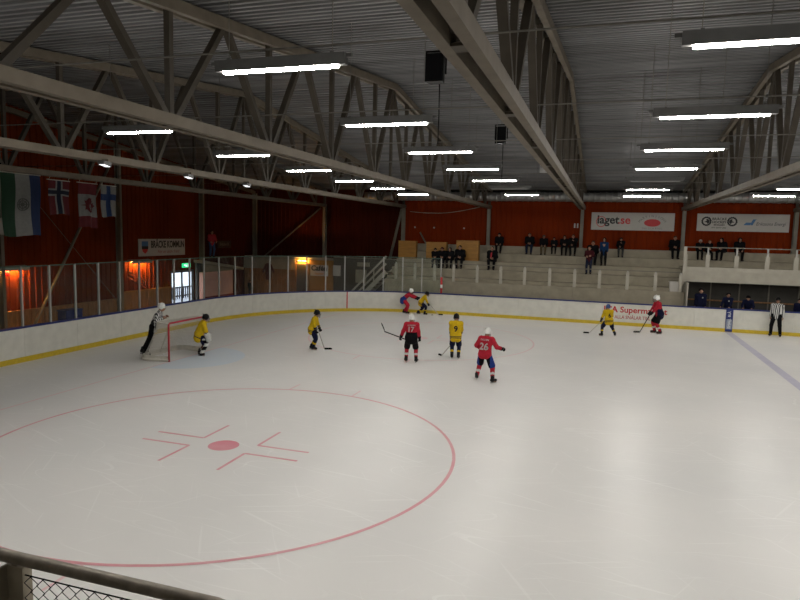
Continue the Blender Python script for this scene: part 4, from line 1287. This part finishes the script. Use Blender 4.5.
def stripes():
    m, t, b = nm('referee_stripes'); b.inputs['Roughness'].default_value = .8
    tc = t.nodes.new('ShaderNodeTexCoord'); wv = t.nodes.new('ShaderNodeTexWave'); wv.inputs['Scale'].default_value = 5.2; wv.bands_direction = 'X'; wv.inputs['Distortion'].default_value = 0.0
    mp = t.nodes.new('ShaderNodeMapping'); mp.inputs['Rotation'].default_value = (0, 0, .6)
    t.links.new(tc.outputs['Object'], mp.inputs['Vector']); t.links.new(mp.outputs[0], wv.inputs['Vector'])
    r = t.nodes.new('ShaderNodeValToRGB'); r.color_ramp.interpolation = 'CONSTANT'; r.color_ramp.elements[1].position = .5
    r.color_ramp.elements[0].color = (.012, .012, .014, 1); r.color_ramp.elements[1].color = (.6, .6, .58, 1)
    t.links.new(wv.outputs['Fac'], r.inputs['Fac']); t.links.new(r.outputs['Color'], b.inputs['Base Color']); return m
PM['stripes'] = stripes()

def person(loc, theta, H, pose, fit, label, group=None, cell=.024):
    """theta: world direction the person faces in degrees; lengths in pose are for a 1.75 m figure"""
    s = H / 1.75; kind = fit['kind']
    t = thing('person', loc, label, 'person', group, rz=math.radians(theta - 90))
    g = pose.get
    pel = np.array(g('pel', (0, 0, .93)), float); R = rotm(g('lean', 4), g('tilt', 0), g('twist', 0))
    W = lambda v: pel + R @ np.array(v, float)
    hips = [pel + rotm(0, 0, g('twist', 0) * .4) @ np.array((sx * .095, 0, -.03)) for sx in (-1, 1)]
    sho = [W((sx * .185, 0, .46)) for sx in (-1, 1)]
    neck = W((0, 0, .52))
    Rh = rotm(g('hpitch', g('lean', 4) * .5), 0, g('hyaw', 0))
    hs = 1.16 if kind in ('player', 'goalie') else 1.04
    hc = neck + R @ np.array((0, .01, .02)) + Rh @ np.array((0, .025, .125))
    feet = [np.array(g('fl', (-.11, 0, .09)), float), np.array(g('fr', (.11, 0, .09)), float)]
    fdir = [np.array((math.sin(math.radians(a)), math.cos(math.radians(a)), g('toe', 0))) for a in (g('fdl', -10), g('fdr', 10))]
    knees = []
    for i in range(2):
        k_, feet[i] = ik(hips[i], feet[i], .43, .42, g('kpole', [(-.15, 1, .2), (.15, 1, .2)])[i]); knees.append(k_)
    hands = [np.array(g('hl', (-.225, .05, .80)), float), np.array(g('hr', (.225, .05, .80)), float)]
    elb = []
    for i, sx in enumerate((-1, 1)):
        e_, hands[i] = ik(sho[i], hands[i], .28, .25, g('epole', [(-.6, -1, -.3), (.6, -1, -.3)])[i]); elb.append(e_)
    sk = lambda *a: [tuple([p[0]] + [q * s if isinstance(q, (np.ndarray, float)) else tuple(x * s for x in q) for q in p[1:]]) for p in a]
    # --- body, one surface
    L = []
    for sx in (-1, 1):
        L += [C_(pel + (sx * .06, 0, 0), W((sx * .055, 0, .18)), .105, .098), C_(W((sx * .055, 0, .18)), W((sx * .075, .005, .38)), .098, .105)]
    L += [C_(sho[0], sho[1], .062), C_(W((0, 0, .44)), neck + R @ np.array((0, .005, .05)), .07, .052), C_(neck, hc, .052, .05)]
    for i in range(2):
        L += [C_(sho[i], elb[i], .052, .043), C_(elb[i], hands[i], .042, .029), C_(hips[i], knees[i], .082, .057), C_(knees[i], feet[i], .055, .038), C_(feet[i] - (0, 0, .03), feet[i] + fdir[i] * .13 - (0, 0, .045), .04, .034)]
    F, lo, c = field(sk(*L), cell, .03 * s); V, Q = nets(F, lo, c)
    b = Buf(); b.add(V, Q, 0)
    HV = np.asarray(HEAD[0]) @ Rh.T * s * hs + hc * s
    b.add(HV, HEAD[1], HEAD[2])
    frames = []
    for i, sx in enumerate((-1, 1)):
        y = unit(hands[i] - elb[i]) if g('hdir') is None else unit(g('hdir')[i]); inner = np.array((-sx, .25, -.1)) if g('palm') is None else np.array(g('palm')[i], float)
        z = unit(-(inner - y * (inner @ y))); x = np.cross(y, z); frames.append((np.stack([x, y, z], 1), hands[i]))
    if not fit.get('gloves'):
        for i, sx in enumerate((-1, 1)): b.mb(HANDS[(sx, 35, 1.0)], (frames[i][0] * s, frames[i][1] * s), 0)
    b.obj('body', [PM[fit.get('skin', 'skin')], PM['skin_dark_mark']], t)
    # --- clothing
    pro = kind in ('player', 'goalie'); th = 1.0 if not pro else 1.25
    tor = lambda P: ((P / s - pel) @ R)        # into torso space (rows)
    top = []
    wide = {'player': .125, 'goalie': .150, 'ref': .112, 'coat': .118 * fit.get('bulk', 1)}[kind]
    hem = {'player': -.12, 'goalie': -.16, 'ref': -.10, 'coat': fit.get('hem', -.10)}[kind]
    if fit.get('short'): hem = -.03
    for sx in (-1, 1):
        hm = pel + rotm(g('lean', 4) * .25, 0, g('twist', 0)) @ np.array((sx * .07, .005, hem))
        top += [C_(hm, W((sx * .06, 0, .15)), wide * (1.24 if pro else 1.04), wide * (1.06 if pro else .98)), C_(W((sx * .06, 0, .15)), W((sx * .085, 0, .38)), wide * .98, wide * 1.03)]
    if pro and not fit.get('short'): top += [C_(pel + (-.085, -.015, .0), pel + (.085, -.015, .0), .150)]
    shr = {'player': .098, 'goalie': .115, 'ref': .078, 'coat': .088 * fit.get('bulk', 1)}[kind]; ar = {'player': (.084, .070, .058), 'goalie': (.095, .085, .066), 'ref': (.068, .056, .046), 'coat': tuple(q * fit.get('bulk', 1) for q in (.074, .062, .052))}[kind]
    top += [C_(sho[0] - R @ np.array((0, 0, .012)), sho[1] - R @ np.array((0, 0, .012)), shr), C_(W((0, 0, .46)), W((0, 0, .53)), .085, .070)]
    for i in range(2):
        wr = elb[i] + (hands[i] - elb[i]) * (.86 if pro else .95)
        top += [C_(sho[i], elb[i], ar[0], ar[1]), C_(elb[i], wr, ar[1], ar[2])]
    TP = sk(*top)
    def slot(P):
        q = tor(P); r = np.zeros(len(P))
        arm = np.zeros(len(P), bool)
        for i in range(2):
            w_ = hands[i] - elb[i]; tt = ((P / s - elb[i]) @ w_) / (w_ @ w_); dd = np.linalg.norm(P / s - elb[i] - np.clip(tt, 0, 1)[:, None] * w_, axis=1)
            near = (dd < .095) & (tt > -.1); arm |= near
            if fit.get('cuff'): r[near & (tt > .35) & (tt < .62)] = 1
        for lo_, hi_ in fit.get('bands', ()):
            r[(~arm) & (q[:, 2] > lo_) & (q[:, 2] < hi_)] = 1
        if fit.get('side'): r[(~arm) & (np.abs(q[:, 0]) > .13) & (q[:, 2] < .22)] = 1
        return r
    names = {'player': 'jersey', 'goalie': 'jersey', 'ref': 'jersey', 'coat': 'jacket'}
    jer = sdf_obj(names[kind], TP, cell, .035 * s, [PM[fit['top']], PM[fit.get('top2', fit['top'])]], t, slot)
    # trousers / breezers
    pr = {'player': (.108, .112), 'goalie': (.115, .125), 'ref': (.102, .078), 'coat': (.102, .078)}[kind]
    P = []
    for i, sx in enumerate((-1, 1)):
        kn = hips[i] + (knees[i] - hips[i]) * (.86 if pro else 1.0)
        P += [C_(hips[i] + (0, 0, .04), kn, pr[0], pr[1])]
        if not pro: P += [C_(kn, feet[i] + (0, 0, .0), pr[1], .062)]
    P += [C_(hips[0] + (0, 0, .05), hips[1] + (0, 0, .05), pr[0])]
    if fit.get('highpants'): P += [C_(hips[0] + (.02, 0, .05), W((-.07, 0, .17)), .135, .128), C_(hips[1] + (-.02, 0, .05), W((.07, 0, .17)), .135, .128)]
    sdf_obj('breezers' if pro else 'trousers', sk(*P), cell, .025 * s, [PM[fit['pants']], PM[fit.get('pants2', fit['pants'])]], t, (lambda Q_: (np.abs(Q_[:, 0] / s - pel[0]) > .19).astype(int)) if fit.get('pants2') else None)
    if kind == 'player':
        for i in range(2):
            a, b_ = knees[i], feet[i]
            sdf_obj('sock', sk(C_(hips[i] + (a - hips[i]) * .8, a, .078, .080), C_(a, b_ + (0, 0, .03), .080, .062), C_(a + (0, .03, -.02), a + (b_ - a) * .6 + (0, .03, 0), .05, .045)), cell, .02 * s, [PM[fit['sock']], PM[fit.get('sock2', fit['sock'])]], t,
                    (lambda Q_, a=a, b_=b_: ((((Q_ / s - a) @ (b_ - a)) / ((b_ - a) @ (b_ - a)) > .44) & (((Q_ / s - a) @ (b_ - a)) / ((b_ - a) @ (b_ - a)) < .62)).astype(int)) if fit.get('sock2') else None)
    # footwear
    for i in range(2):
        f = feet[i]; d = unit(fdir[i])
        if kind == 'coat':
            sh_ = sdf_obj('shoe', sk(C_(f + (0, 0, .02), f - (0, 0, .03), .052, .055), C_(f - (0, 0, .045) - d * .03, f + d * .15 - (0, 0, .055), .048, .042)), .02, .02 * s, [PM[fit.get('shoe', 'black')]], t)
        else:
            bt = sdf_obj('skate', sk(C_(f + (0, 0, .09), f - (0, 0, .0), .060, .060), C_(f - d * .04, f + d * .14 - (0, 0, .012), .052, .046)), .02, .02 * s, [PM['skate']], t)
            bb = Buf(); up = np.array((0, 0, 1.)); a0 = (f - d * .085 - up * .088) * s; a1 = (f + d * .175 - up * .088) * s
            hm_ = MB(); hm_.beam((a0 + up * .035 * s).tolist(), (a1 + up * .035 * s).tolist(), .014, .05 * s); bb.mb(hm_, None, 0)
            hm_ = MB(); hm_.beam(a0.tolist(), a1.tolist(), .006, .03 * s); bb.mb(hm_, None, 1)
            bb.obj('blade', [PM['sole'], PM['steel']], bt)
    # goalie leg pads and big gloves
    if kind == 'goalie':
        for i in range(2):
            a = knees[i] + unit(hips[i] - knees[i]) * .20; b_ = feet[i]; fw = np.array((0, .035, 0)); xx = np.array((1., 0, 0))
            pp = []
            for q in (-.07, .07): pp += [C_(a + fw + xx * q, knees[i] + fw * 1.3 + xx * q, .075), C_(knees[i] + fw * 1.3 + xx * q, b_ + fw * .9 + xx * q - (0, 0, .0), .078, .075)]
            sdf_obj('leg_pad', sk(*pp), .02, .02 * s, [PM['white'], PM['black']], t, lambda Q_, a=a, b_=b_: (np.floor((Q_[:, 2] / s) * 8) % 2 == 0).astype(int))
    if fit.get('gloves'):
        for i, sx in enumerate((-1, 1)):
            bb = Buf(); T = (frames[i][0] * s, frames[i][1] * s)
            bb.mb(HANDS[(sx, 62, 1.45)], T, 0)
            cf = MB(); cf.path([(0, -.085, 0), (0, -.04, 0), (0, .01, 0)], [.066, .062, .048], 10); bb.mb(cf, T, 0)
            bk = MB(); bk.ball((0, .055, .012), .052, .058, .026, 10, 6); bb.mb(bk, T, 0)
            bb.obj('glove', [PM[fit['gloves']]], t)
        if kind == 'goalie':
            bb = Buf(); cf = MB(); cf.box(-.10, .10, -.14, .20, .02, .07); bb.mb(cf, (frames[1][0] * s, frames[1][1] * s), 0); bb.obj('blocker', [PM['white']], t)
            bb = Buf(); cf = MB(); cf.ball((0, .07, 0), .12, .13, .05, 12, 7); bb.mb(cf, (frames[0][0] * s, frames[0][1] * s), 0); bb.obj('catching_glove', [PM['white']], t)
    # headgear
    HT = (Rh * s * hs, hc * s)
    hg = fit.get('head', 'hair_dark')
    if hg.startswith('helmet'):
        mb_ = MB(); n_ = len(mb_.v)
        # shell: open dome with ear lappets and a peak
        nu, nv = 20, 8; base = 0
        for j in range(nv + 1):
            for i in range(nu):
                a = 2 * math.pi * i / nu; cy = math.sin(a)
                low = -.02 if cy > .55 else (-.065 if cy > -.2 else -.05)
                zf = low + (.135 - low) * (j / nv); ph = min(1, max(0, (zf - .0) / .135)); rr_ = math.sqrt(max(1 - ph ** 2.2, 0.0004)) if zf > 0 else 1.0
                mb_.v.append((.098 * rr_ * math.cos(a), -.012 + .118 * rr_ * math.sin(a), .02 + zf))
        for j in range(nv):
            for i in range(nu):
                i2 = (i + 1) % nu; mb_.f.append((j * nu + i, j * nu + i2, (j + 1) * nu + i2, (j + 1) * nu + i)); mb_.m.append(0); mb_.smooth.append(True)
        mb_.f.append(tuple(nv * nu + i for i in range(nu))); mb_.m.append(0); mb_.smooth.append(True)
        mb_.path([(.07 * math.cos(a_), -.01 + .115 * math.sin(a_) , .12) for a_ in (-2.2, -1.57, -.9)], .012, 6)
        bb = Buf(); bb.mb(mb_, HT); hl = bb.obj('helmet', [PM[hg]], t)
        cg = MB()
        if fit.get('cage', True):
            for z in (-.10, -.07, -.04, -.01, .02): cg.path([(.082 * math.cos(math.radians(a_)), .02 + .115 * math.sin(math.radians(a_)), z) for a_ in range(5, 176, 17)], .0035, 4)
            for a_ in range(15, 170, 18): cg.path([(.082 * math.cos(math.radians(a_)), .02 + .115 * math.sin(math.radians(a_)), z) for z in (.03, -.04, -.115)], .0035, 4)
            bb = Buf(); bb.mb(cg, HT); bb.obj('face_cage', [PM['steel']], hl)
        else:
            P0 = [(.10 * math.cos(math.radians(a_)), .0 + .125 * math.sin(math.radians(a_))) for a_ in range(5, 176, 17)]
            cg.quadstrip([(x, y, .05) for x, y in P0], [(x, y * .97, -.03) for x, y in P0]); cg.quadstrip([(x, y * .97 - .004, -.03) for x, y in P0], [(x, y - .004, .05) for x, y in P0])
            bb = Buf(); bb.mb(cg, HT); bb.obj('visor', [M['glass']], hl)
    else:
        pr_ = [E_((0, -.022, .045), (.086, .098, .088)), E_((0, -.06, -.02), (.074, .058, .06))]
        if hg.startswith('hat'): pr_ = [E_((0, -.015, .055), (.090, .106, .088)), C_((-.05, -.02, .03), (.05, -.02, .03), .062)]
        if hg.startswith('hood'): pr_ = [E_((0, -.035, .03), (.105, .110, .115)), E_((0, -.05, -.07), (.10, .09, .08))]
        F, lo, c = field(pr_, .02, .02); V, Q = nets(F, lo, c); bb = Buf(); bb.add(V @ HT[0].T + HT[1], Q)
        bb.obj({'ha': 'hat' if hg.startswith('hat') else 'hair', 'ho': 'hood'}[hg[:2]], [PM[fit.get('headmat', hg if hg in PM else 'black')]], t)
    # print on the back
    for txt, size, u, v, mk in fit.get('back', ()):
        me = text_mesh(txt, size, bold=.03, depth=.004)
        vv = np.array([q.co[:] for q in me.vertices]); me_f = [tuple(p_.vertices) for p_ in me.polygons]; bpy.data.meshes.remove(me)
        cx_ = (vv[:, 0].max() + vv[:, 0].min()) / 2
        tp = np.stack([vv[:, 0] - cx_ + u, np.zeros(len(vv)), vv[:, 1] + v], 1)
        y = np.full(len(vv), -.40)
        for _ in range(46):
            wp = (pel + (np.stack([tp[:, 0], y, tp[:, 2]], 1)) @ R.T) * s
            dmin = np.full(len(vv), 9.0)
            for p_ in TP:
                d = p_[2] - p_[1]; tt = np.clip(((wp - p_[1]) @ d) / max(d @ d, 1e-9), 0, 1)
                dmin = np.minimum(dmin, np.linalg.norm(wp - p_[1] - tt[:, None] * d, axis=1) - (p_[3] + (p_[4] - p_[3]) * tt))
            y = y + np.clip((dmin - .022 * s) / s, -.05, .05) * .7
        wp = (pel + (np.stack([tp[:, 0], np.minimum(y, y.mean() + .05), tp[:, 2]], 1)) @ R.T) * s
        bb = Buf(); bb.add(wp, me_f); bb.obj('back_print', [PM[mk]], jer)
    RZ_ = math.radians(theta - 90)
    def world(p):
        p = np.asarray(p) * s; return Vector((loc[0] + p[0] * math.cos(RZ_) - p[1] * math.sin(RZ_), loc[1] + p[0] * math.sin(RZ_) + p[1] * math.cos(RZ_), loc[2] + p[2]))
    grip = [world(frames[i][1] + frames[i][0] @ np.array((0, .075, -.035))) for i in range(2)]
    return t, grip

def stick(butt, heel, toe, label, goalie=False, mt='black'):
    t = thing('hockey_stick', heel, label, 'hockey stick', 'hockey sticks on the ice')
    butt, heel, toe = Vector(butt), Vector(heel), Vector(toe)
    build('shaft', MB().beam(butt, heel, .022, .03), PM[mt] if mt in PM else M[mt], t)
    d = (toe - heel); up = Vector((0, 0, 1)); P0 = []; m = MB()
    n = 6; sd = d.cross(up).normalized()
    A = []; B = []; C = []; D = []
    for i in range(n + 1):
        q = heel + d * (i / n) + sd * (.02 * math.sin(i / n * 1.6)); h = .07 if i < n else .05
        base = q - up * .012
        A.append(base); B.append(base + up * h); C.append(base + up * h + sd * .008); D.append(base + sd * .008)
    m.quadstrip(A, B); m.quadstrip(B, C); m.quadstrip(C, D); m.quadstrip(D, A); m.face([A[-1], D[-1], C[-1], B[-1]]); m.face([A[0], B[0], C[0], D[0]])
    build('blade', m, PM['black'], t)
    build('grip_tape', MB().beam(butt, butt + (heel - butt) * .10, .028, .036), PM['white'], t)
    return t

# ------------------------------------------------------------------ players and officials on the ice
Y = dict(kind='player', top='yellow', top2='navy', bands=((-.135, -.105), (-.075, -.05)), cuff=True, pants='navy', sock='navy', sock2='yellow', gloves='helmet_black', head='helmet_black')
Rd = dict(kind='player', top='red', top2='navy', pants='black', sock='red', sock2='white', gloves='helmet_black', head='helmet_white')

# official behind the goal
person((-1.27, -.42, 0), 28, 1.80, dict(pel=(0, .22, .95), lean=24, fl=(-.13, -.16, .09), fr=(.13, -.02, .09), hl=(-.24, .58, 1.24), hr=(.22, .56, 1.24), hpitch=8),
       dict(kind='ref', top='stripes', pants='black', head='helmet_white', cage=False), 'official in a striped shirt and white helmet leaning behind the goal', 'officials')
# goalie
gk, gg = person((.18, .42, 0), 38, 1.50, dict(pel=(0, -.03, .84), lean=24, fl=(-.20, .02, .09), fr=(.20, .02, .09), hl=(-.30, .34, .72), hr=(.32, .32, .70), hpitch=12, fdl=-25, fdr=25),
       dict(kind='goalie', top='yellow', top2='navy', bands=((-.13, -.10),), cuff=True, pants='navy', gloves='white', head='helmet_black', cage=True), 'goalkeeper in yellow with black and white leg pads crouching at the goal post', 'yellow team players')
# yellow player standing left of centre
_, gg = person((3.13, 2.92, 0), 14, 1.48, dict(pel=(0, -.02, .90), lean=16, fl=(-.12, -.06, .09), fr=(.12, .06, .09), hl=(-.05, .34, .76), hr=(.24, .22, .72), hpitch=14),
       dict(Y), 'yellow player with dark helmet standing alone left of centre, side on', 'yellow team players')
stick(gg[0] + Vector((-.12, -.06, .18)), (3.55, 3.05, .02), (3.78, 3.18, .02), 'stick of the lone yellow player left of centre', mt='offwhite')
# the pair fighting at the boards
_, gg = person((3.05, 14.32, 0), 6, 1.62, dict(pel=(0, -.14, .80), lean=48, fl=(-.12, -.10, .09), fr=(.12, .10, .09), hl=(-.18, .78, .88), hr=(.16, .76, .84), hpitch=16),
       dict(Rd, side=True, pants='red', sock2='red', top2='blue'), 'red player with white helmet bending towards an opponent at the boards', 'red team players')
_, gg = person((3.98, 14.30, 0), 20, 1.42, dict(pel=(0, -.10, .80), lean=36, fl=(-.20, -.26, .09), fr=(.16, .16, .09), hl=(-.06, .42, .62), hr=(.22, .40, .62), hpitch=22),
       dict(Y, cuff=False), 'yellow player stooping over the puck at the boards', 'yellow team players')
stick(gg[0] + Vector((-.2, -.05, .30)), (4.85, 14.42, .02), (5.08, 14.46, .02), 'stick of the yellow player at the boards', mt='offwhite')
# red player in long black breezers
_, gg = person((7.02, 2.26, 0), 104, 1.60, dict(pel=(0, .0, .91), lean=8, fl=(-.17, -.02, .09), fr=(.19, -.05, .09), hl=(-.40, .10, .84), hr=(.32, .12, .72), hpitch=4, fdl=-16, fdr=16),
       dict(Rd, back=(('LULEHN', .075, 0, .42, 'white'), ('17', .24, 0, .27, 'white')), top2='black', bands=((-.4, .17),), pants='black'), 'red player in black breezers with back turned, stick pointing left', 'red team players')
stick(gg[0] + Vector((.35, -.10, -.02)), (6.02, 2.45, .92), (5.86, 2.52, 1.16), 'stick of the red player in black breezers pointing left', mt='black')
# yellow number 9
_, gg = person((8.24, 3.45, 0), 100, 1.56, dict(pel=(0, .0, .91), lean=10, fl=(-.12, .0, .09), fr=(.13, -.04, .09), hl=(-.20, .30, .86), hr=(.18, .34, .92), hpitch=6),
       dict(Y, back=(('9', .30, 0, .22, 'navy'),)), 'yellow player number 9 with back turned in the middle of the ice', 'yellow team players')
stick(gg[1] + Vector((.06, .05, .08)), (7.72, 3.62, .02), (7.56, 3.74, .02), 'stick of yellow number 9 slanting down to the left', mt='offwhite')
# red number 26
person((9.76, .55, 0), 84, 1.62, dict(pel=(0, .02, .87), lean=12, twist=-8, fl=(-.26, .10, .09), fr=(.32, -.14, .09), hl=(-.22, .34, .96), hr=(.50, .26, 1.02), hpitch=4, fdl=-14, fdr=30, epole=[(-.8, -.6, -.4), (.6, -.5, -1)]),
       dict(Rd, back=(('FALDEN', .075, 0, .42, 'white'), ('26', .30, 0, .20, 'white')), pants='black', pants2='blue', short=True), 'red player number 26 striding away in the middle of the ice', 'red team players')
# yellow number 6
_, gg = person((13.26, 11.13, 0), 112, 1.46, dict(pel=(0, .0, .84), lean=16, fl=(-.34, .0, .09), fr=(.34, -.05, .09), hl=(-.30, .32, .74), hr=(.22, .40, .86), hpitch=6, fdl=-30, fdr=30),
       dict(Y, head='helmet_blue', back=(('6', .30, 0, .20, 'navy'),)), 'yellow player number 6 with blue helmet and legs apart', 'yellow team players')
stick(gg[0] + Vector((.2, -.02, .22)), (12.46, 11.38, .03), (12.22, 11.36, .03), 'stick of yellow number 6 reaching left over the ice', mt='offwhite')
# red player near the board lettering
_, gg = person((15.40, 12.92, 0), 196, 1.78, dict(pel=(0, -.02, .90), lean=14, fl=(-.14, -.04, .09), fr=(.14, .10, .09), hl=(-.04, .36, .86), hr=(.16, .40, .80), hpitch=6),
       dict(Rd, side=True), 'red player with white helmet facing left in front of the board lettering', 'red team players')
stick(gg[1] + Vector((.15, 0, .22)), (14.62, 12.75, .02), (14.36, 12.70, .02), 'stick of the red player in front of the board lettering', mt='black')
# official by the right-hand boards
person((20.42, 14.52, 0), 248, 1.78, dict(pel=(0, -.03, .93), lean=-3, fl=(-.20, .06, .09), fr=(.18, .0, .09), hl=(-.24, -.04, .86), hr=(.24, -.04, .86), hyaw=12, epole=[(-.6, -.8, 0), (.6, -.8, 0)]),
       dict(kind='ref', top='stripes', pants='black', head='helmet_black', cage=False), 'official in a striped shirt standing against the boards at right', 'officials')

# ------------------------------------------------------------------ men at the players bench
NV = dict(kind='coat', top='bench_navy', pants='black', head='hat', headmat='black', hem=-.14)
for x, y, H, th, po, lb in ((17.42, 15.62, 1.72, 262, dict(lean=2, hyaw=10), 'man in a navy jacket at the left end of the players bench'),
                            (18.62, 15.62, 1.58, 240, dict(lean=6, hl=(-.22, .38, .98), hr=(.22, .38, .98), hyaw=35), 'man in navy behind the blue board marker looking left'),
                            (19.47, 15.62, 1.55, 255, dict(lean=24, hl=(-.22, .46, .98), hr=(.22, .46, .98), hpitch=25), 'man in navy leaning over the boards beside the official'),
                            (21.56, 15.62, 1.45, 262, dict(lean=6, hyaw=-10), 'man in dark clothes at the right edge of the players bench')):
    t, _ = person((x, y, .25), th, H, po, dict(NV), lb, 'people at the players bench', cell=.03)
    bb = Buf(); e_ = MB(); s_ = H / 1.75; e_.ball((-.09 * s_, .155 * s_, 1.28 * s_), .03, .014, .035, 8, 5); bb.mb(e_); bb.obj('chest_badge', [PM['white']], t)

# ------------------------------------------------------------------ spectators
def sitter(x, tier, zhead, lb, top='black', pants='black', head='hat', headmat='black', theta=270, arms=0, lean=22, **kw):
    zs, ys = {0: (3.62, 19.55), 1: (3.18, 18.70), 2: (2.74, 17.85)}[tier]
    H = min(max((zhead - zs) / .78 * 1.75, 1.15), 1.8); s_ = H / 1.75
    zp = .44 / s_ + .095
    ft = .09 if zp - .1 < .62 else zp - .55
    hl, hr = [((-.10, .16 - .32, zp + .10), (.10, .18 - .32, zp + .12)), ((-.15, .30 - .32, zp + .03), (.15, .28 - .32, zp + .03)), ((-.05, .22 - .32, zp + .32), (.12, .16 - .32, zp + .10))][arms]
    po = dict(pel=(0, -.33, zp), lean=lean, fl=(-.13, .12, ft), fr=(.13, .10, ft), hl=(hl[0], hl[1] + .12, hl[2]), hr=(hr[0], hr[1] + .12, hr[2]), kpole=[(-.2, 1, .9), (.2, 1, .9)], hpitch=6, **kw)
    return person((x, ys - .10, zs - .44), theta, H, po, dict(kind='coat', top=top, pants=pants, head=head, headmat=headmat, hem=-.02, bulk=1.36), lb, 'spectators on the stand', cell=.03)
sitter(7.06, 0, 4.31, 'spectator in black on the top row, alone right of the plywood boxes', arms=1)
sitter(8.80, 0, 4.35, 'spectator in black with jeans on the top row, left end of the group of five', pants='denim', head='hair_dark', headmat='hair_dark')
sitter(9.60, 0, 4.25, 'spectator in a black jacket and beige trousers on the top row', pants='beige', headmat='grey', arms=1)
sitter(10.18, 0, 4.15, 'small child in black sitting on the top row beside the beige trousers', headmat='darkred')
sitter(10.75, 0, 4.28, 'hooded spectator in black leaning forward on the top row', head='hood', headmat='black', lean=30)
sitter(11.22, 0, 4.32, 'bareheaded spectator in black at the right end of the group of five', head='hair_brown', headmat='hair_brown', arms=2)
sitter(12.32, 1, 4.02, 'spectator in black sitting behind the dark red jacket', head='hair_brown', headmat='hair_brown')
sitter(13.77, 0, 4.21, 'spectator in black alone under the left banner', pants='grey', arms=2)
sitter(16.52, 0, 4.36, 'broad spectator in black at the column between the banners', head='hair_brown', headmat='hair_brown', theta=280)
sitter(17.75, 0, 4.20, 'spectator in black behind the left end of the deck railing', headmat='offwhite')
sitter(18.22, 0, 4.18, 'spectator with pale hair in black behind the deck railing', head='hair_brown', headmat='beige', theta=290)
sitter(18.72, 0, 4.31, 'hooded spectator in black turned left behind the deck railing', head='hood', theta=235, lean=24)
sitter(19.63, 0, 4.33, 'spectator in a long black coat alone behind the deck railing', head='hood', arms=1)
sitter(3.68, 2, 3.36, 'first child from the left in front of the plywood boxes', headmat='black', pants='grey')
sitter(4.08, 2, 3.42, 'second child from the left in front of the plywood boxes, dark red hat', headmat='darkred')
sitter(4.54, 2, 3.41, 'third child from the left in front of the plywood boxes', head='hood')
sitter(5.12, 2, 3.63, 'tallest of the four sitting in front of the plywood boxes', head='hair_dark', headmat='hair_dark')
tsc, _ = sitter(6.96, 2, 3.55, 'spectator with a red scarf on the lower row beside the column', head='hair_brown', headmat='hair_brown', top='black')
m = MB(); zn = 3.27
m.path([(6.96 + .10 * math.cos(a), 17.93 + .10 * math.sin(a), zn - .03 * math.sin(a)) for a in [i * math.pi / 6 for i in range(12)]], .034, 6, closed=True)
m.beam((6.93, 17.80, zn), (6.92, 17.72, zn - .28), .08, .03)
sc_ = build('scarf', m, PM['jacket_red'])
sc_.parent = tsc
sc_.matrix_parent_inverse = (Matrix.Translation(tsc.location) @ tsc.rotation_euler.to_matrix().to_4x4()).inverted()
sc_['label'] = 'red scarf'
person((12.90, 18.25, 2.74), 262, 1.52, dict(lean=3), dict(kind='coat', top='jacket_blue', pants='black', head='hood', headmat='hair_dark', hem=-.22, bulk=.9), 'person in a long blue jacket standing on the stand', 'spectators on the stand', cell=.03)
person((12.18, 17.45, 2.30), 262, 1.50, dict(lean=8, hl=(-.14, .26, 1.12), hr=(.14, .24, 1.08), fr=(.1, .14, .09)), dict(kind='coat', top='darkred', pants='denim', head='hair_brown', headmat='hair_brown'), 'person in a dark red jacket standing before the upper rows', 'spectators on the stand', cell=.03)
person((-9.06, 14.66, 2.56), -35, 1.58, dict(lean=2, hl=(-.2, .3, 1.0), hr=(.2, .3, 1.0)), dict(kind='coat', top='jacket_red', pants='jeans', head='hair_brown', headmat='hair_brown'), 'person in a red jacket and jeans standing above the kiosk', 'people behind the goal', cell=.03)
person((-8.35, 17.75, 0), -60, 1.05, dict(lean=3), dict(kind='coat', top='black', pants='black', head='hat', headmat='black'), 'small dark figure standing behind the corner glass by the hut', 'people behind the goal', cell=.03)
